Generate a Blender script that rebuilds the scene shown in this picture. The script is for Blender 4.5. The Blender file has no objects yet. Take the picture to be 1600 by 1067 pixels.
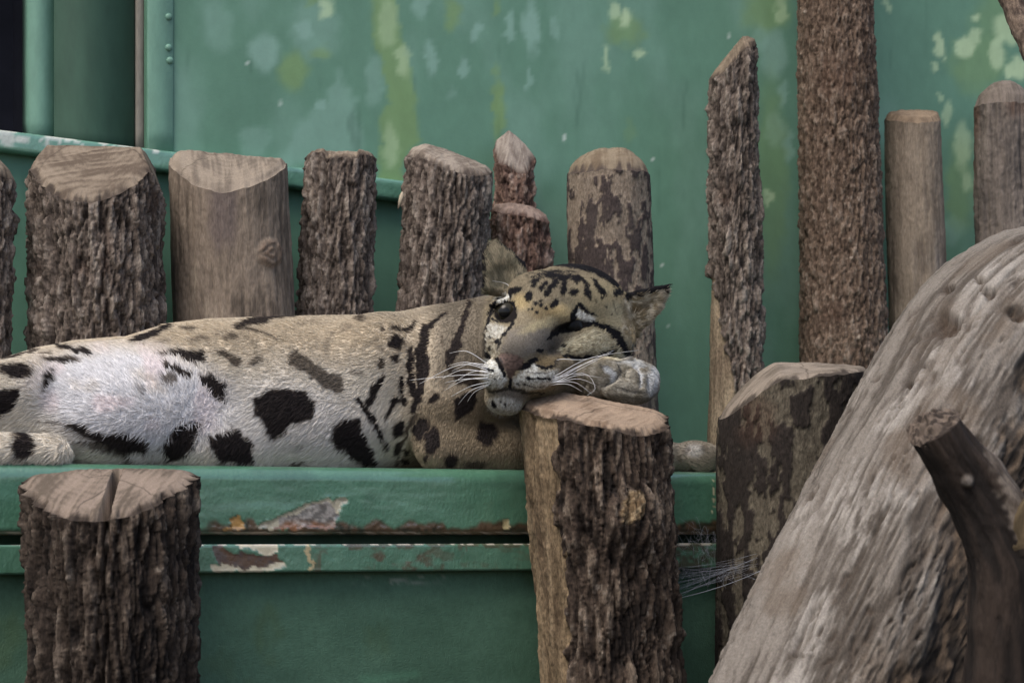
import bpy, math, time
import numpy as np
T0 = time.time()
R = math.radians
sc = bpy.context.scene
COL = sc.collection

# ------------------------------------------------------------------ camera, sky, sun, exposure
F, HC, HY = 3608.0, 0.80, 830.0            # focal length in photo pixels, camera height, horizon row
cam = bpy.data.cameras.new('camera')
cam.sensor_width = 36.0
cam.lens = F / 1600 * 36
cam.shift_y = (HY - 533.5) / 1600
cam.clip_start, cam.clip_end = 0.05, 500
cam.dof.use_dof = True
cam.dof.focus_distance = 2.36
cam.dof.aperture_fstop = 14.0
cam_o = bpy.data.objects.new('camera', cam)
cam_o.location = (0, 0, HC)
cam_o.rotation_euler = (R(90), 0, 0)
COL.objects.link(cam_o)
sc.camera = cam_o

SUN_EL, SUN_AZ = 58.0, 215.0               # azimuth clockwise from +Y: light from behind-left of the camera
world = bpy.data.worlds.new('World')
sc.world = world
world.use_nodes = True
wn = world.node_tree.nodes
sky = wn.new('ShaderNodeTexSky')
sky.sky_type = 'NISHITA'
sky.sun_disc = False
sky.sun_elevation = R(SUN_EL)
sky.sun_rotation = R(SUN_AZ)
sky.dust_density = 4.0
sky.air_density = 1.0
wn['Background'].inputs['Strength'].default_value = 0.14
world.node_tree.links.new(sky.outputs[0], wn['Background'].inputs['Color'])
sun = bpy.data.lights.new('sun', 'SUN')
sun.energy = 1.4
sun.angle = R(35)
sun.color = (1.0, 0.95, 0.88)
sun_o = bpy.data.objects.new('sun', sun)
sun_o.rotation_euler = (R(90 - SUN_EL), 0, R(180 - SUN_AZ))
COL.objects.link(sun_o)
sc.view_settings.view_transform = 'Standard'
sc.view_settings.look = 'None'
sc.view_settings.gamma = 1.0
sc.view_settings.use_curve_mapping = False
sc.view_settings.exposure = 0.62

# ------------------------------------------------------------------ projection helpers
YAW = 0.5                                   # the enclosure's walls recede to the right: Y = Y0 + 0.5 X
A = math.atan(YAW)
E_ = np.array([math.cos(A), math.sin(A), 0.0])      # along the walls
N_ = np.array([math.sin(A), -math.cos(A), 0.0])     # out of the walls, towards the viewer
def plane(px, Y0):
    return Y0 / (1 - YAW * (np.asarray(px, float) - 800) / F)
def P(px, py, Y):
    px = np.asarray(px, float); py = np.asarray(py, float); Y = np.asarray(Y, float) + 0 * px
    return np.stack([(px - 800) / F * Y, Y, HC + (HY - py) / F * Y], -1)
def to_px(v):
    return 800 + v[..., 0] / v[..., 1] * F, HY - (v[..., 2] - HC) / v[..., 1] * F
LEDGE_Z = HC + 0.0633
Y_LEDGE, Y_BODY, Y_POST, Y_WALL = 2.35, 2.49, 2.69, 2.80

# ------------------------------------------------------------------ noise
def _h(i, j, k, s):
    n = (i.astype(np.int64) * 374761393 + j.astype(np.int64) * 668265263 + k.astype(np.int64) * 2147483647 + s * 1274126177) & 0xFFFFFFFF
    n = ((n ^ (n >> 13)) * 1274126177) & 0xFFFFFFFF
    n = ((n ^ (n >> 16)) * 2246822519) & 0xFFFFFFFF
    n = n ^ (n >> 15)
    return (n & 0xFFFFFF).astype(np.float32) / float(0x1000000)
def noise(x, y, z, s=0):
    """value noise, -1..1"""
    x, y, z = np.broadcast_arrays(x, y, z)
    xi, yi, zi = np.floor(x), np.floor(y), np.floor(z)
    fx, fy, fz = x - xi, y - yi, z - zi
    fx, fy, fz = [f * f * f * (f * (f * 6 - 15) + 10) for f in (fx, fy, fz)]
    out = 0
    for a in (0, 1):
        for b in (0, 1):
            for c in (0, 1):
                w = (fx if a else 1 - fx) * (fy if b else 1 - fy) * (fz if c else 1 - fz)
                out = out + w * _h(xi + a, yi + b, zi + c, s)
    return out * 2 - 1
def fbm(x, y, z, s=0, o=4, g=0.5):
    t, a, n = 0, 1.0, 0
    for i in range(o):
        t = t + a * noise(x * 2 ** i, y * 2 ** i, z * 2 ** i, s + i * 7); n += a; a *= g
    return t / n
def worley(x, y, z, s=0):
    x, y, z = np.broadcast_arrays(x, y, z)
    xi, yi, zi = np.floor(x), np.floor(y), np.floor(z)
    f1 = np.full(x.shape, 9.0); f2 = f1.copy(); idv = np.zeros(x.shape)
    for a in (-1, 0, 1):
        for b in (-1, 0, 1):
            for c in (-1, 0, 1):
                i, j, k = xi + a, yi + b, zi + c
                d = np.sqrt((i + _h(i, j, k, s) - x) ** 2 + (j + _h(i, j, k, s + 1) - y) ** 2 + (k + _h(i, j, k, s + 2) - z) ** 2)
                cid = _h(i, j, k, s + 3)
                near = d < f1
                f2 = np.where(near, f1, np.minimum(f2, d))
                idv = np.where(near, cid, idv)
                f1 = np.where(near, d, f1)
    return f1, f2, idv
def sst(a, b, x):
    t = np.clip((x - a) / (b - a), 0, 1)
    return t * t * (3 - 2 * t)
def rgb(r, g, b):
    c = np.array([r, g, b], float) / 255
    return np.where(c <= 0.04045, c / 12.92, ((c + 0.055) / 1.055) ** 2.4)
def mix(a, b, t):
    t = np.asarray(t)[..., None]
    return a * (1 - t) + b * t

# masks in a two-dimensional painting frame
def ell(x, y, cx, cy, rx, ry, ang=0, soft=0.25):
    c, s = math.cos(R(ang)), math.sin(R(ang))
    u = ((x - cx) * c + (y - cy) * s) / rx
    v = (-(x - cx) * s + (y - cy) * c) / ry
    return 1 - sst(1 - soft, 1 + soft, np.sqrt(u * u + v * v))
def seg_d(x, y, a, b):
    dx, dy = b[0] - a[0], b[1] - a[1]
    t = np.clip(((x - a[0]) * dx + (y - a[1]) * dy) / (dx * dx + dy * dy + 1e-9), 0, 1)
    return np.hypot(x - a[0] - t * dx, y - a[1] - t * dy), t
def poly_sd(x, y, pts):
    d = np.full(np.shape(x), 1e9); inside = np.zeros(np.shape(x), bool)
    n = len(pts)
    for i in range(n):
        a, b = pts[i], pts[(i + 1) % n]
        d = np.minimum(d, seg_d(x, y, a, b)[0])
        if a[1] != b[1]:
            cross = ((a[1] > y) != (b[1] > y)) & (x < (b[0] - a[0]) * (y - a[1]) / (b[1] - a[1]) + a[0])
            inside ^= cross
    return np.where(inside, -d, d)
def poly(x, y, pts, soft=3):
    return 1 - sst(-soft, soft, poly_sd(x, y, pts))
def stroke(x, y, pts, ws, soft=2):
    m = np.zeros(np.shape(x))
    for i in range(len(pts) - 1):
        d, t = seg_d(x, y, pts[i], pts[i + 1])
        w = (ws[i] * (1 - t) + ws[i + 1] * t) / 2
        m = np.maximum(m, 1 - sst(w - soft, w + soft, d))
    return m

# ------------------------------------------------------------------ object helpers
def tag(o, label=None, cat=None, group=None, kind=None):
    if label: o['label'] = label
    if cat: o['category'] = cat
    if group: o['group'] = group
    if kind: o['kind'] = kind
    return o
def empty(name, loc, label, cat, group=None):
    o = bpy.data.objects.new(name, None)
    o.empty_display_size = 0.05
    o.location = [float(v) for v in loc]
    COL.objects.link(o)
    return tag(o, label, cat, group)
def mesh_obj(name, verts, faces, mat, parent=None, cols=None, smooth=True, attrs=None):
    """faces: (n,4) or (n,3) int array, or a list of such arrays / tuples"""
    me = bpy.data.meshes.new(name)
    verts = np.asarray(verts, np.float64).reshape(-1, 3)
    if parent is not None:
        verts = verts - np.array(parent_origin(parent))
    if isinstance(faces, np.ndarray):
        faces = [faces]
    if len(faces) and isinstance(faces[0], np.ndarray):
        loops = np.concatenate([f.reshape(-1) for f in faces]).astype(np.int32)
        tot = np.concatenate([np.full(len(f), f.shape[1]) for f in faces]).astype(np.int32)
        start = np.concatenate([[0], np.cumsum(tot)[:-1]]).astype(np.int32)
        me.vertices.add(len(verts)); me.vertices.foreach_set('co', verts.astype(np.float32).ravel())
        me.loops.add(len(loops)); me.loops.foreach_set('vertex_index', loops)
        me.polygons.add(len(tot)); me.polygons.foreach_set('loop_start', start)
        me.update(calc_edges=True)
        me.validate()
    else:
        me.from_pydata([tuple(v) for v in verts], [], faces)
        me.update()
    if smooth:
        me.polygons.foreach_set('use_smooth', np.ones(len(me.polygons), bool))
    if cols is not None:
        at = me.attributes.new('Col', 'FLOAT_COLOR', 'POINT')
        c = np.ones((len(verts), 4), np.float32); c[:, :3] = cols
        at.data.foreach_set('color', c.ravel())
    for k, v in (attrs or {}).items():
        at = me.attributes.new(k, 'FLOAT', 'POINT')
        at.data.foreach_set('value', np.asarray(v, np.float32).ravel())
    me.materials.append(mat)
    o = bpy.data.objects.new(name, me)
    COL.objects.link(o)
    if parent is not None:
        o.parent = parent
    return o
def parent_origin(p):
    v = np.zeros(3)
    while p is not None:
        v = v + np.array(p.location); p = p.parent
    return v
def grid_faces(nr, nc, wrap=False):
    r = np.arange(nr - 1)[:, None]; c = np.arange(nc if wrap else nc - 1)[None, :]
    c2 = (c + 1) % nc
    return np.stack([r * nc + c, r * nc + c2, (r + 1) * nc + c2, (r + 1) * nc + c], -1).reshape(-1, 4)
def tube(pts, rad, n=10, caps=True):
    pts = np.asarray(pts, float); m = len(pts)
    rad = np.broadcast_to(np.asarray(rad, float), (m,))
    tan = np.gradient(pts, axis=0); tan /= np.linalg.norm(tan, axis=1)[:, None] + 1e-12
    ref = np.array([0.13, -1.0, 0.21]) if abs(tan[:, 1]).mean() < 0.8 else np.array([1.0, 0, 0.1])
    u = np.cross(tan, ref); u /= np.linalg.norm(u, axis=1)[:, None] + 1e-12
    w = np.cross(tan, u)
    th = np.linspace(0, 2 * np.pi, n, endpoint=False)
    v = pts[:, None] + rad[:, None, None] * (u[:, None] * np.cos(th)[None, :, None] + w[:, None] * np.sin(th)[None, :, None])
    v = v.reshape(-1, 3)
    f = [grid_faces(m, n, True)]
    if caps:
        a = len(v)
        v = np.vstack([v, pts[0], pts[-1]])
        i = np.arange(n); j = (i + 1) % n
        f.append(np.stack([j, i, np.full(n, a)], -1))
        f.append(np.stack([i + (m - 1) * n, j + (m - 1) * n, np.full(n, a + 1)], -1))
    return v, f
def box8(c):
    """eight corners: front quad (4) then back quad (4), same order"""
    return np.asarray(c, float), [(0, 1, 2, 3), (7, 6, 5, 4), (0, 4, 5, 1), (1, 5, 6, 2), (2, 6, 7, 3), (3, 7, 4, 0)]

# ------------------------------------------------------------------ materials
def mat(name, col=None, rough=0.8, attr=False, grain=None, bump=None, spec=0.3, vary=0.0):
    """grain=(scale xyz, amount): colour breakup in object space; bump=(scale xyz, distance)"""
    m = bpy.data.materials.new(name); m.use_nodes = True
    nt = m.node_tree; b = nt.nodes['Principled BSDF']
    b.inputs['Roughness'].default_value = rough
    b.inputs['Specular IOR Level'].default_value = spec
    tc = nt.nodes.new('ShaderNodeTexCoord')
    def nz(scale, detail=6, rough_=0.6):
        mp = nt.nodes.new('ShaderNodeMapping'); mp.inputs['Scale'].default_value = scale
        nt.links.new(tc.outputs['Object'], mp.inputs['Vector'])
        n = nt.nodes.new('ShaderNodeTexNoise'); n.inputs['Scale'].default_value = 1.0
        n.inputs['Detail'].default_value = detail; n.inputs['Roughness'].default_value = rough_
        nt.links.new(mp.outputs[0], n.inputs['Vector'])
        return n.outputs['Fac']
    if attr:
        a = nt.nodes.new('ShaderNodeAttribute'); a.attribute_name = 'Col'; src = a.outputs['Color']
    else:
        q = nt.nodes.new('ShaderNodeRGB'); q.outputs[0].default_value = (*col, 1); src = q.outputs[0]
    if grain:
        r = nt.nodes.new('ShaderNodeMapRange')
        r.inputs['From Min'].default_value = 0.3; r.inputs['From Max'].default_value = 0.7
        r.inputs['To Min'].default_value = 1 - grain[1]; r.inputs['To Max'].default_value = 1 + grain[1]
        nt.links.new(nz(grain[0]), r.inputs['Value'])
        mul = nt.nodes.new('ShaderNodeVectorMath'); mul.operation = 'SCALE'
        nt.links.new(src, mul.inputs[0]); nt.links.new(r.outputs[0], mul.inputs['Scale'])
        src = mul.outputs[0]
    nt.links.new(src, b.inputs['Base Color'])
    if bump:
        bp = nt.nodes.new('ShaderNodeBump'); bp.inputs['Distance'].default_value = bump[1]
        bp.inputs['Strength'].default_value = 1.0
        nt.links.new(nz(bump[0]), bp.inputs['Height']); nt.links.new(bp.outputs[0], b.inputs['Normal'])
    return m
M = {}
M['bark'] = mat('bark', attr=True, rough=0.9, grain=((560, 560, 240), 0.5), bump=((620, 620, 170), 0.0015), spec=0.25)
M['wood'] = mat('weathered wood', attr=True, rough=0.9, grain=((700, 700, 160), 0.28), bump=((700, 700, 120), 0.0009), spec=0.25)
M['cut'] = mat('cut wood', attr=True, rough=0.85, grain=((800, 300, 500), 0.16), bump=((900, 400, 500), 0.0003), spec=0.2)
M['paint'] = mat('green wall paint', attr=True, rough=0.55, grain=((60, 60, 40), 0.06), bump=((350, 350, 350), 0.0002), spec=0.35)
M['gloss'] = mat('green gloss paint', attr=True, rough=0.3, grain=((90, 90, 60), 0.1), bump=((300, 300, 200), 0.0007), spec=0.7)
_g = M['gloss'].node_tree.nodes['Principled BSDF']; _g.inputs['Coat Weight'].default_value = 1.0; _g.inputs['Coat Roughness'].default_value = .12; _g.inputs['Coat IOR'].default_value = 1.6
M['rough'] = mat('rough green paint', attr=True, rough=0.6, grain=((220, 220, 160), 0.12), bump=((700, 700, 520), 0.0008), spec=0.3)
M['green'] = mat('green trim paint', rgb(104, 142, 126), rough=0.5, grain=((80, 80, 30), 0.1), bump=((200, 200, 200), 0.0004))
M['darkgreen'] = mat('dark green paint', rgb(54, 82, 68), rough=0.6, grain=((60, 60, 20), 0.15))
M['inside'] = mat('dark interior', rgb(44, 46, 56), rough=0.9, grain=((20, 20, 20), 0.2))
M['grey'] = mat('grey putty', rgb(120, 116, 108), rough=0.9, grain=((200, 200, 60), 0.2))
M['soil'] = mat('soil', rgb(70, 62, 50), rough=1.0, grain=((14, 14, 14), 0.4), bump=((40, 40, 40), 0.01))
M['skin'] = mat('short fur coat', attr=True, rough=0.9, grain=((900, 900, 900), 0.15), spec=0.1)
M['nose'] = mat('nose leather', attr=True, rough=0.5, bump=((1600, 1600, 1600), 0.0003), spec=0.4)
M['pale'] = mat('pale splinter', rgb(170, 158, 138), rough=.9, grain=((300, 300, 90), .2))
M['web'] = mat('cobweb', rgb(150, 155, 165), rough=0.9)
M['whisker'] = mat('whisker', rgb(225, 225, 225), rough=0.4)

# ------------------------------------------------------------------ ground
gv = [(-60, -60, 0), (60, -60, 0), (60, 60, 0), (-60, 60, 0)]
tag(mesh_obj('ground', gv, [(0, 1, 2, 3)], M['soil']), kind='structure')

# ------------------------------------------------------------------ painted wall with its rail
G_BASE, G_LIGHT, G_YEL, G_PALE, G_DK = rgb(98, 138, 117), rgb(136, 172, 158), rgb(122, 152, 98), rgb(182, 206, 166), rgb(86, 124, 104)
MURAL_L = [(341, 41, 24, 40, .35), (412, 81, 22, 31, .75), (492, 45, 36, 46, .45), (476, 49, 11, 13, .75), (500, 163, 6, 9, .75),
    (586, 124, 14, 37, .45), (657, 8, 13, 17, .6), (672, 94, 10, 27, .7), (744, 49, 7, 13, .7), (725, 107, 7, 14, .7), (798, 41, 8, 22, .7),
    (830, 41, 13, 40, .8), (826, 124, 5, 20, .6), (704, 148, 7, 11, .3), (399, 221, 24, 24, .4), (866, 49, 6, 20, .5), (1209, 86, 22, 35, .6),
    (1224, 150, 9, 20, .6), (1211, 202, 14, 26, .7), (1231, 232, 9, 24, .6), (1491, 360, 17, 24, .5), (1190, 60, 10, 20, .4), (300, 150, 26, 60, .15)]
MURAL_G = [(459, 112, 22, 32, .7), (500, 82, 16, 11, .6), (708, 22, 13, 24, .7), (775, 11, 6, 16, .6), (779, 172, 10, 46, .8), (776, 109, 4, 12, .5),
    (490, 4, 9, 6, .6), (976, 48, 30, 22, .6), (1197, 22, 36, 30, .6), (1205, 280, 24, 150, .45), (1528, 101, 42, 42, .5), (1500, 292, 22, 70, .5),
    (984, 205, 8, 20, .25), (1560, 30, 40, 40, .4)]
BLOTCH_Y = [(605, 37, 16, 34, .4), (629, 94, 11, 26, .5), (611, 228, 13, 34, .45), (511, 15, 14, 16, .7), (959, 17, 8, 18, .7), (978, 30, 9, 16, .85), (948, 90, 6, 20, .6),  # pale blotches, closest together towards the upper right
    (1001, 80, 8, 8, .7), (1201, 306, 5, 13, .7), (1466, 68, 9, 20, .8), (1478, 90, 4, 6, .6), (1508, 73, 12, 19, .85), (1525, 27, 7, 7, .8), (1525, 59, 8, 11, .7),
    (1559, 84, 13, 25, .75), (1576, 115, 8, 14, .85), (1573, 45, 22, 25, .7), (1593, 107, 13, 20, .85), (1461, 104, 6, 6, .6), (1480, 180, 7, 20, .55),
    (1470, 148, 4, 8, .5), (1505, 230, 13, 34, .55), (1511, 281, 8, 14, .5), (1385, 8, 6, 9, .5), (1220, 20, 10, 16, .5)]
def rail_top(px): return 207 + px * (74 / 590)
def mural_cols(px, py, z, x):
    wx = px + 5 * noise(px / 14, py / 14, 0 * px, 3) + 2 * noise(px / 5, py / 5, 0 * px, 5)
    wy = py + 7 * noise(px / 16, py / 16, 0 * px + 4, 9)
    c = np.broadcast_to(G_BASE, px.shape + (3,)).copy()
    c = mix(c, G_DK, 0.45 * sst(-0.1, 0.6, fbm(px / 130, py / 150, 0 * px, 21)))
    c = mix(c, G_LIGHT, 0.28 * sst(0.0, 0.6, fbm(px / 90, py / 200, 0 * px + 7, 22)))
    c = mix(c, G_LIGHT, .5 * poly(wx, wy, [(530, 112), (556, 157), (567, 250), (430, 260), (470, 188), (504, 161)], 9))
    c = mix(c, G_YEL, .75 * poly(wx, wy, [(579, -20), (612, -20), (624, 56), (639, 97), (652, 169), (654, 221), (634, 240), (628, 300), (592, 300), (594, 180), (609, 165), (597, 94), (582, 64)], 5))
    for cx, cy, rx, ry, a in MURAL_L: c = mix(c, G_LIGHT, a * ell(wx, wy, cx, cy, rx, ry, 0, .35))
    for cx, cy, rx, ry, a in MURAL_G: c = mix(c, G_YEL, a * ell(wx, wy, cx, cy, rx, ry, 0, .4))
    for cx, cy, rx, ry, a in BLOTCH_Y: c = mix(c, G_PALE, a * ell(wx, wy, cx, cy, rx, ry, 0, .35))
    # the mural goes on, thinner, outside this stretch
    low = sst(0, 4, py - rail_top(px) - 20) * (1 - sst(628, 636, px))
    c = mix(c, rgb(88, 128, 110), low)
    for cx, cy, l in ((883, 218, 8), (1020, 249, 3), (886, 415, 2), (1034, 415, 2), (1046, 510, 2.5), (1052, 448, 2), (388, 100, 2.2), (440, 163, 5), (715, 76, 2.5), (1138, 56, 3)):
        c = mix(c, rgb(190, 205, 195), .9 * ell(px, py, cx, cy, 2.0, l, -15, .4))
    c = mix(c, rgb(60, 92, 76), .35 * sst(.45, .7, fbm(x * 60, 0 * x, z * 9, 31)))       # drip streaks
    return c
def plane_grid(px0, px1, z0, z1, Y0, res, extra_z=()):
    X0 = (px0 - 800) / F * plane(px0, Y0); X1 = (px1 - 800) / F * plane(px1, Y0)
    xs = np.linspace(X0, X1, int((X1 - X0) / res) + 2)
    zs = np.concatenate([np.linspace(z0, z1, int((z1 - z0) / res) + 2), extra_z])
    X, Z = np.meshgrid(xs, zs)
    return np.stack([X, Y0 + YAW * X, Z], -1)
def with_backing(v, f, front, thick):
    """adds a solid body behind a front sheet (its own sides and back)"""
    a, b, c, d = front[0, 0], front[0, -1], front[-1, -1], front[-1, 0]
    n = len(v)
    q = np.array([a, b, c, d]); qb = q - N_ * thick
    v = np.vstack([v, q - N_ * 0.0008, qb])
    fb = np.array([[0, 4, 5, 1], [1, 5, 6, 2], [2, 6, 7, 3], [3, 7, 4, 0], [7, 6, 5, 4]]) + n
    return v, [f, fb]
wall = empty('painted_wall', (0, 2.80, LEDGE_Z), 'green wall painted with a leafy mural behind the row of posts', 'wall')
g = plane_grid(228, 1900, LEDGE_Z - 0.30, 1.52, Y_WALL, 0.004, (1.7, 2.0, 2.3))
px, py = to_px(g)
cc = mural_cols(px, py, g[..., 2], g[..., 0])
gv, gf = with_backing(g.reshape(-1, 3), grid_faces(*g.shape[:2]), g, 0.04)
mesh_obj('mural_panel', gv, gf, M['paint'], wall, np.vstack([cc.reshape(-1, 3), np.tile(G_BASE, (8, 1))]))
g = plane_grid(-700, 228, LEDGE_Z - 0.30, HC + 0.43, Y_WALL, 0.006)
px, py = to_px(g)
zz = g[..., 2] + 0 * px
# top follows the sloping rail
px0, _ = to_px(g)
top = HC + (HY - (rail_top(px0) + 14)) / F * g[..., 1]
g[..., 2] = np.minimum(g[..., 2], top)
px, py = to_px(g)
gv, gf = with_backing(g.reshape(-1, 3), grid_faces(*g.shape[:2]), g, 0.04)
cc = mural_cols(px, py, g[..., 2], g[..., 0])
mesh_obj('lower_panel', gv, gf, M['paint'], wall, np.vstack([cc.reshape(-1, 3), np.tile(G_BASE, (8, 1))]))
# rail: a proud lip along the foot of the doorway
n = 260
rx = np.linspace(-640, 632, n)
rows = []
prof = [(0.0, 0), (0.014, 0), (0.016, 1.5), (0.017, 4), (0.017, 9), (0.017, 14), (0.017, 19), (0.017, 24), (0.017, 28), (0.016, 31), (0.013, 32), (0.0, 32)]
for w, dy in prof:
    Yc = plane(rx, Y_WALL)
    v = P(rx, rail_top(rx) + dy, Yc)
    v = v + N_[None] * w
    rows.append(v)
rows = np.array(rows)
px, py = to_px(rows)
px = np.broadcast_to(rx, px.shape); py = np.array([p[1] for p in prof])[:, None] + 0 * px
c = np.broadcast_to(rgb(96, 142, 122), px.shape + (3,)).copy()
c = mix(c, rgb(66, 108, 88), .5 * sst(0, .6, fbm(px / 40, py / 20, 0 * px, 40)))
wl = ((py + 10 * fbm(px / 12, py / 9, 0 * px, 41)) < 3.5) & (fbm(px / 25, py / 20, 0 * px, 42) > -.12) & (px < 240)
patch = np.maximum(ell(px + 6 * noise(px / 5, py / 5, 0 * px, 43), py, 5, 12, 14, 13), ell(px + 5 * noise(px / 4, py / 4, 0 * px, 44), py, 28, 12, 9, 6))
patch = np.maximum(patch, ell(px + 5 * noise(px / 4, py / 4, 0 * px, 45), py, 68, 10, 5, 10))
c = mix(c, rgb(196, 200, 190), np.maximum(wl * .9, patch * .9))
c[..., :] = c
mesh_obj('rail', rows.reshape(-1, 3), grid_faces(len(prof), n)[:, ::-1], M['gloss'], wall, c.reshape(-1, 3))
# rail end
# trim strip beside the doorway, with rivets
def upright(name, pxa, pxb, pyt, back, proud, material, parent, pyb=None, bev=0.0):
    """a vertical board: px span at the wall plane, its face 'proud' of the plane (negative = recessed)"""
    Ya, Yb = plane(pxa, Y_WALL), plane(pxb, Y_WALL)
    ztop = 2.3
    za = HC + (HY - (pyb if pyb else rail_top(pxa) + 6)) / F * Ya
    a = np.array([(pxa - 800) / F * Ya, Ya, 0]); b = np.array([(pxb - 800) / F * Yb, Yb, 0])
    fa, fb = a + N_ * proud, b + N_ * proud
    ba, bb = a - N_ * back, b - N_ * back
    e = E_ * bev; nn = N_ * bev
    ring = [ba, fa - nn, fa + e, fb - e, fb - nn, bb] if bev else [ba, fa, fb, bb]
    k = len(ring)
    nz = 40
    zs = np.linspace(za, ztop, nz)
    v = np.array([[r + np.array([0, 0, z]) for r in ring] for z in zs])
    v = v + 0.0006 * np.stack([noise(v[..., 2] * 40, v[..., 0] * 300, 0 * v[..., 0], 50)] * 3, -1) * N_
    f = [grid_faces(nz, k, True)]
    caps = [np.arange(k)[None, ::-1], (np.arange(k) + (nz - 1) * k)[None]]
    return mesh_obj(name, v.reshape(-1, 3), f + caps, material, parent, smooth=False)
trim = upright('trim_strip', 229.5, 270, 0, 0.002, 0.004, M['green'], wall, bev=0.0015)
for qx, qy in ((262, 28), (262, 76), (264, 96)):
    Yq = plane(qx, Y_WALL)
    o = P(qx, qy, Yq) + N_ * 0.0038
    th = np.linspace(0, 2 * np.pi, 12, endpoint=False)
    rings = []
    for rr, hh in ((.0042, 0), (.0038, .0014), (.0024, .0024), (.0004, .0028)):
        rings.append(o + rr * (np.cos(th)[:, None] * E_ + np.sin(th)[:, None] * np.array([0, 0, 1.0])) + N_ * hh)
    rv = np.array(rings).reshape(-1, 3)
    ri = mesh_obj('rivet', rv, [grid_faces(4, 12, True), np.arange(36, 48)[None]], M['green'], trim)

# ------------------------------------------------------------------ doorway to the left, dark inside
door = empty('doorway', P(100, 210, plane(100, Y_WALL)), 'dark doorway with layered green sliding door edges above the rail', 'doorway')
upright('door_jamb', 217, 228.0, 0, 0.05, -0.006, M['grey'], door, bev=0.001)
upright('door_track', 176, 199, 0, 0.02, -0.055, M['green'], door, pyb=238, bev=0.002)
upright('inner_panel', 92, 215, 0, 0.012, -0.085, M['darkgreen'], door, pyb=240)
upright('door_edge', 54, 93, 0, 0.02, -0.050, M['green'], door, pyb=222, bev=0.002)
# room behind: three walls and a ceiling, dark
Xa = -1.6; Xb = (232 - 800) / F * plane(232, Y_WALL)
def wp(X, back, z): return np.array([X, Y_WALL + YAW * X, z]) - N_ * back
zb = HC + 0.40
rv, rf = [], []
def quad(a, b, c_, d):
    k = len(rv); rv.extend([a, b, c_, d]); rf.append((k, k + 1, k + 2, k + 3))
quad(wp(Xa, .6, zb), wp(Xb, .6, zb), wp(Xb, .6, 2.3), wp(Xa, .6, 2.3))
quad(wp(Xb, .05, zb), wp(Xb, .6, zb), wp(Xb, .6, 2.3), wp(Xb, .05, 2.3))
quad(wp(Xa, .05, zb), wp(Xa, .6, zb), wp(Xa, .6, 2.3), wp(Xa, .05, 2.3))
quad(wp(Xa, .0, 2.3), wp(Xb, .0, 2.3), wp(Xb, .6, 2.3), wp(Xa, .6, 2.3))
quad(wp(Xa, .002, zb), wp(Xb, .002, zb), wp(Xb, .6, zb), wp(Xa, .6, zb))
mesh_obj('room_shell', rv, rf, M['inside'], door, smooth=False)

# ------------------------------------------------------------------ ledge: rounded beam, lip, lower panel
ledge = empty('ledge', (0, Y_LEDGE, 0), 'green painted metal ledge with peeling rusty front that the leopard lies on', 'ledge')
LX0, LX1 = -0.85, 0.62
G_BEAM, RUST, CREAM, BAREM, OCHRE = rgb(74, 116, 94), rgb(82, 58, 42), rgb(196, 188, 164), rgb(150, 146, 140), rgb(176, 136, 78)
def extrude(name, prof, material, colfun, res=0.0016, disp=None, parent=ledge):
    """prof: list of (out, z) points in the plane across the ledge; out is towards the viewer"""
    prof = np.array(prof)
    d = np.concatenate([[0], np.cumsum(np.hypot(*np.diff(prof, axis=0).T))])
    out = [prof[0]]
    for i in range(len(prof) - 1):
        k = max(1, int((d[i + 1] - d[i]) / res)) if d[i + 1] - d[i] < 0.15 else 6
        for j in range(1, k + 1): out.append(prof[i] + (prof[i + 1] - prof[i]) * j / k)
    prof = np.array(out)
    xs = np.linspace(LX0, LX1, int((LX1 - LX0) / res))
    base = np.stack([xs, Y_LEDGE + YAW * xs, 0 * xs], -1)
    v = base[None] + N_ * prof[:, 0][:, None, None] + np.array([0, 0, 1.0]) * prof[:, 1][:, None, None]
    px, py = to_px(v)
    c, dd = colfun(px, py, v)
    v = v + N_ * dd[..., None]
    o = mesh_obj(name, v.reshape(-1, 3), grid_faces(*v.shape[:2]), material, parent, c.reshape(-1, 3))
    return o
def arc(cx, cz, r, a0, a1, n=7):
    return [(cx + r * math.cos(R(a)), cz + r * math.sin(R(a))) for a in np.linspace(a0, a1, n)]
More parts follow.
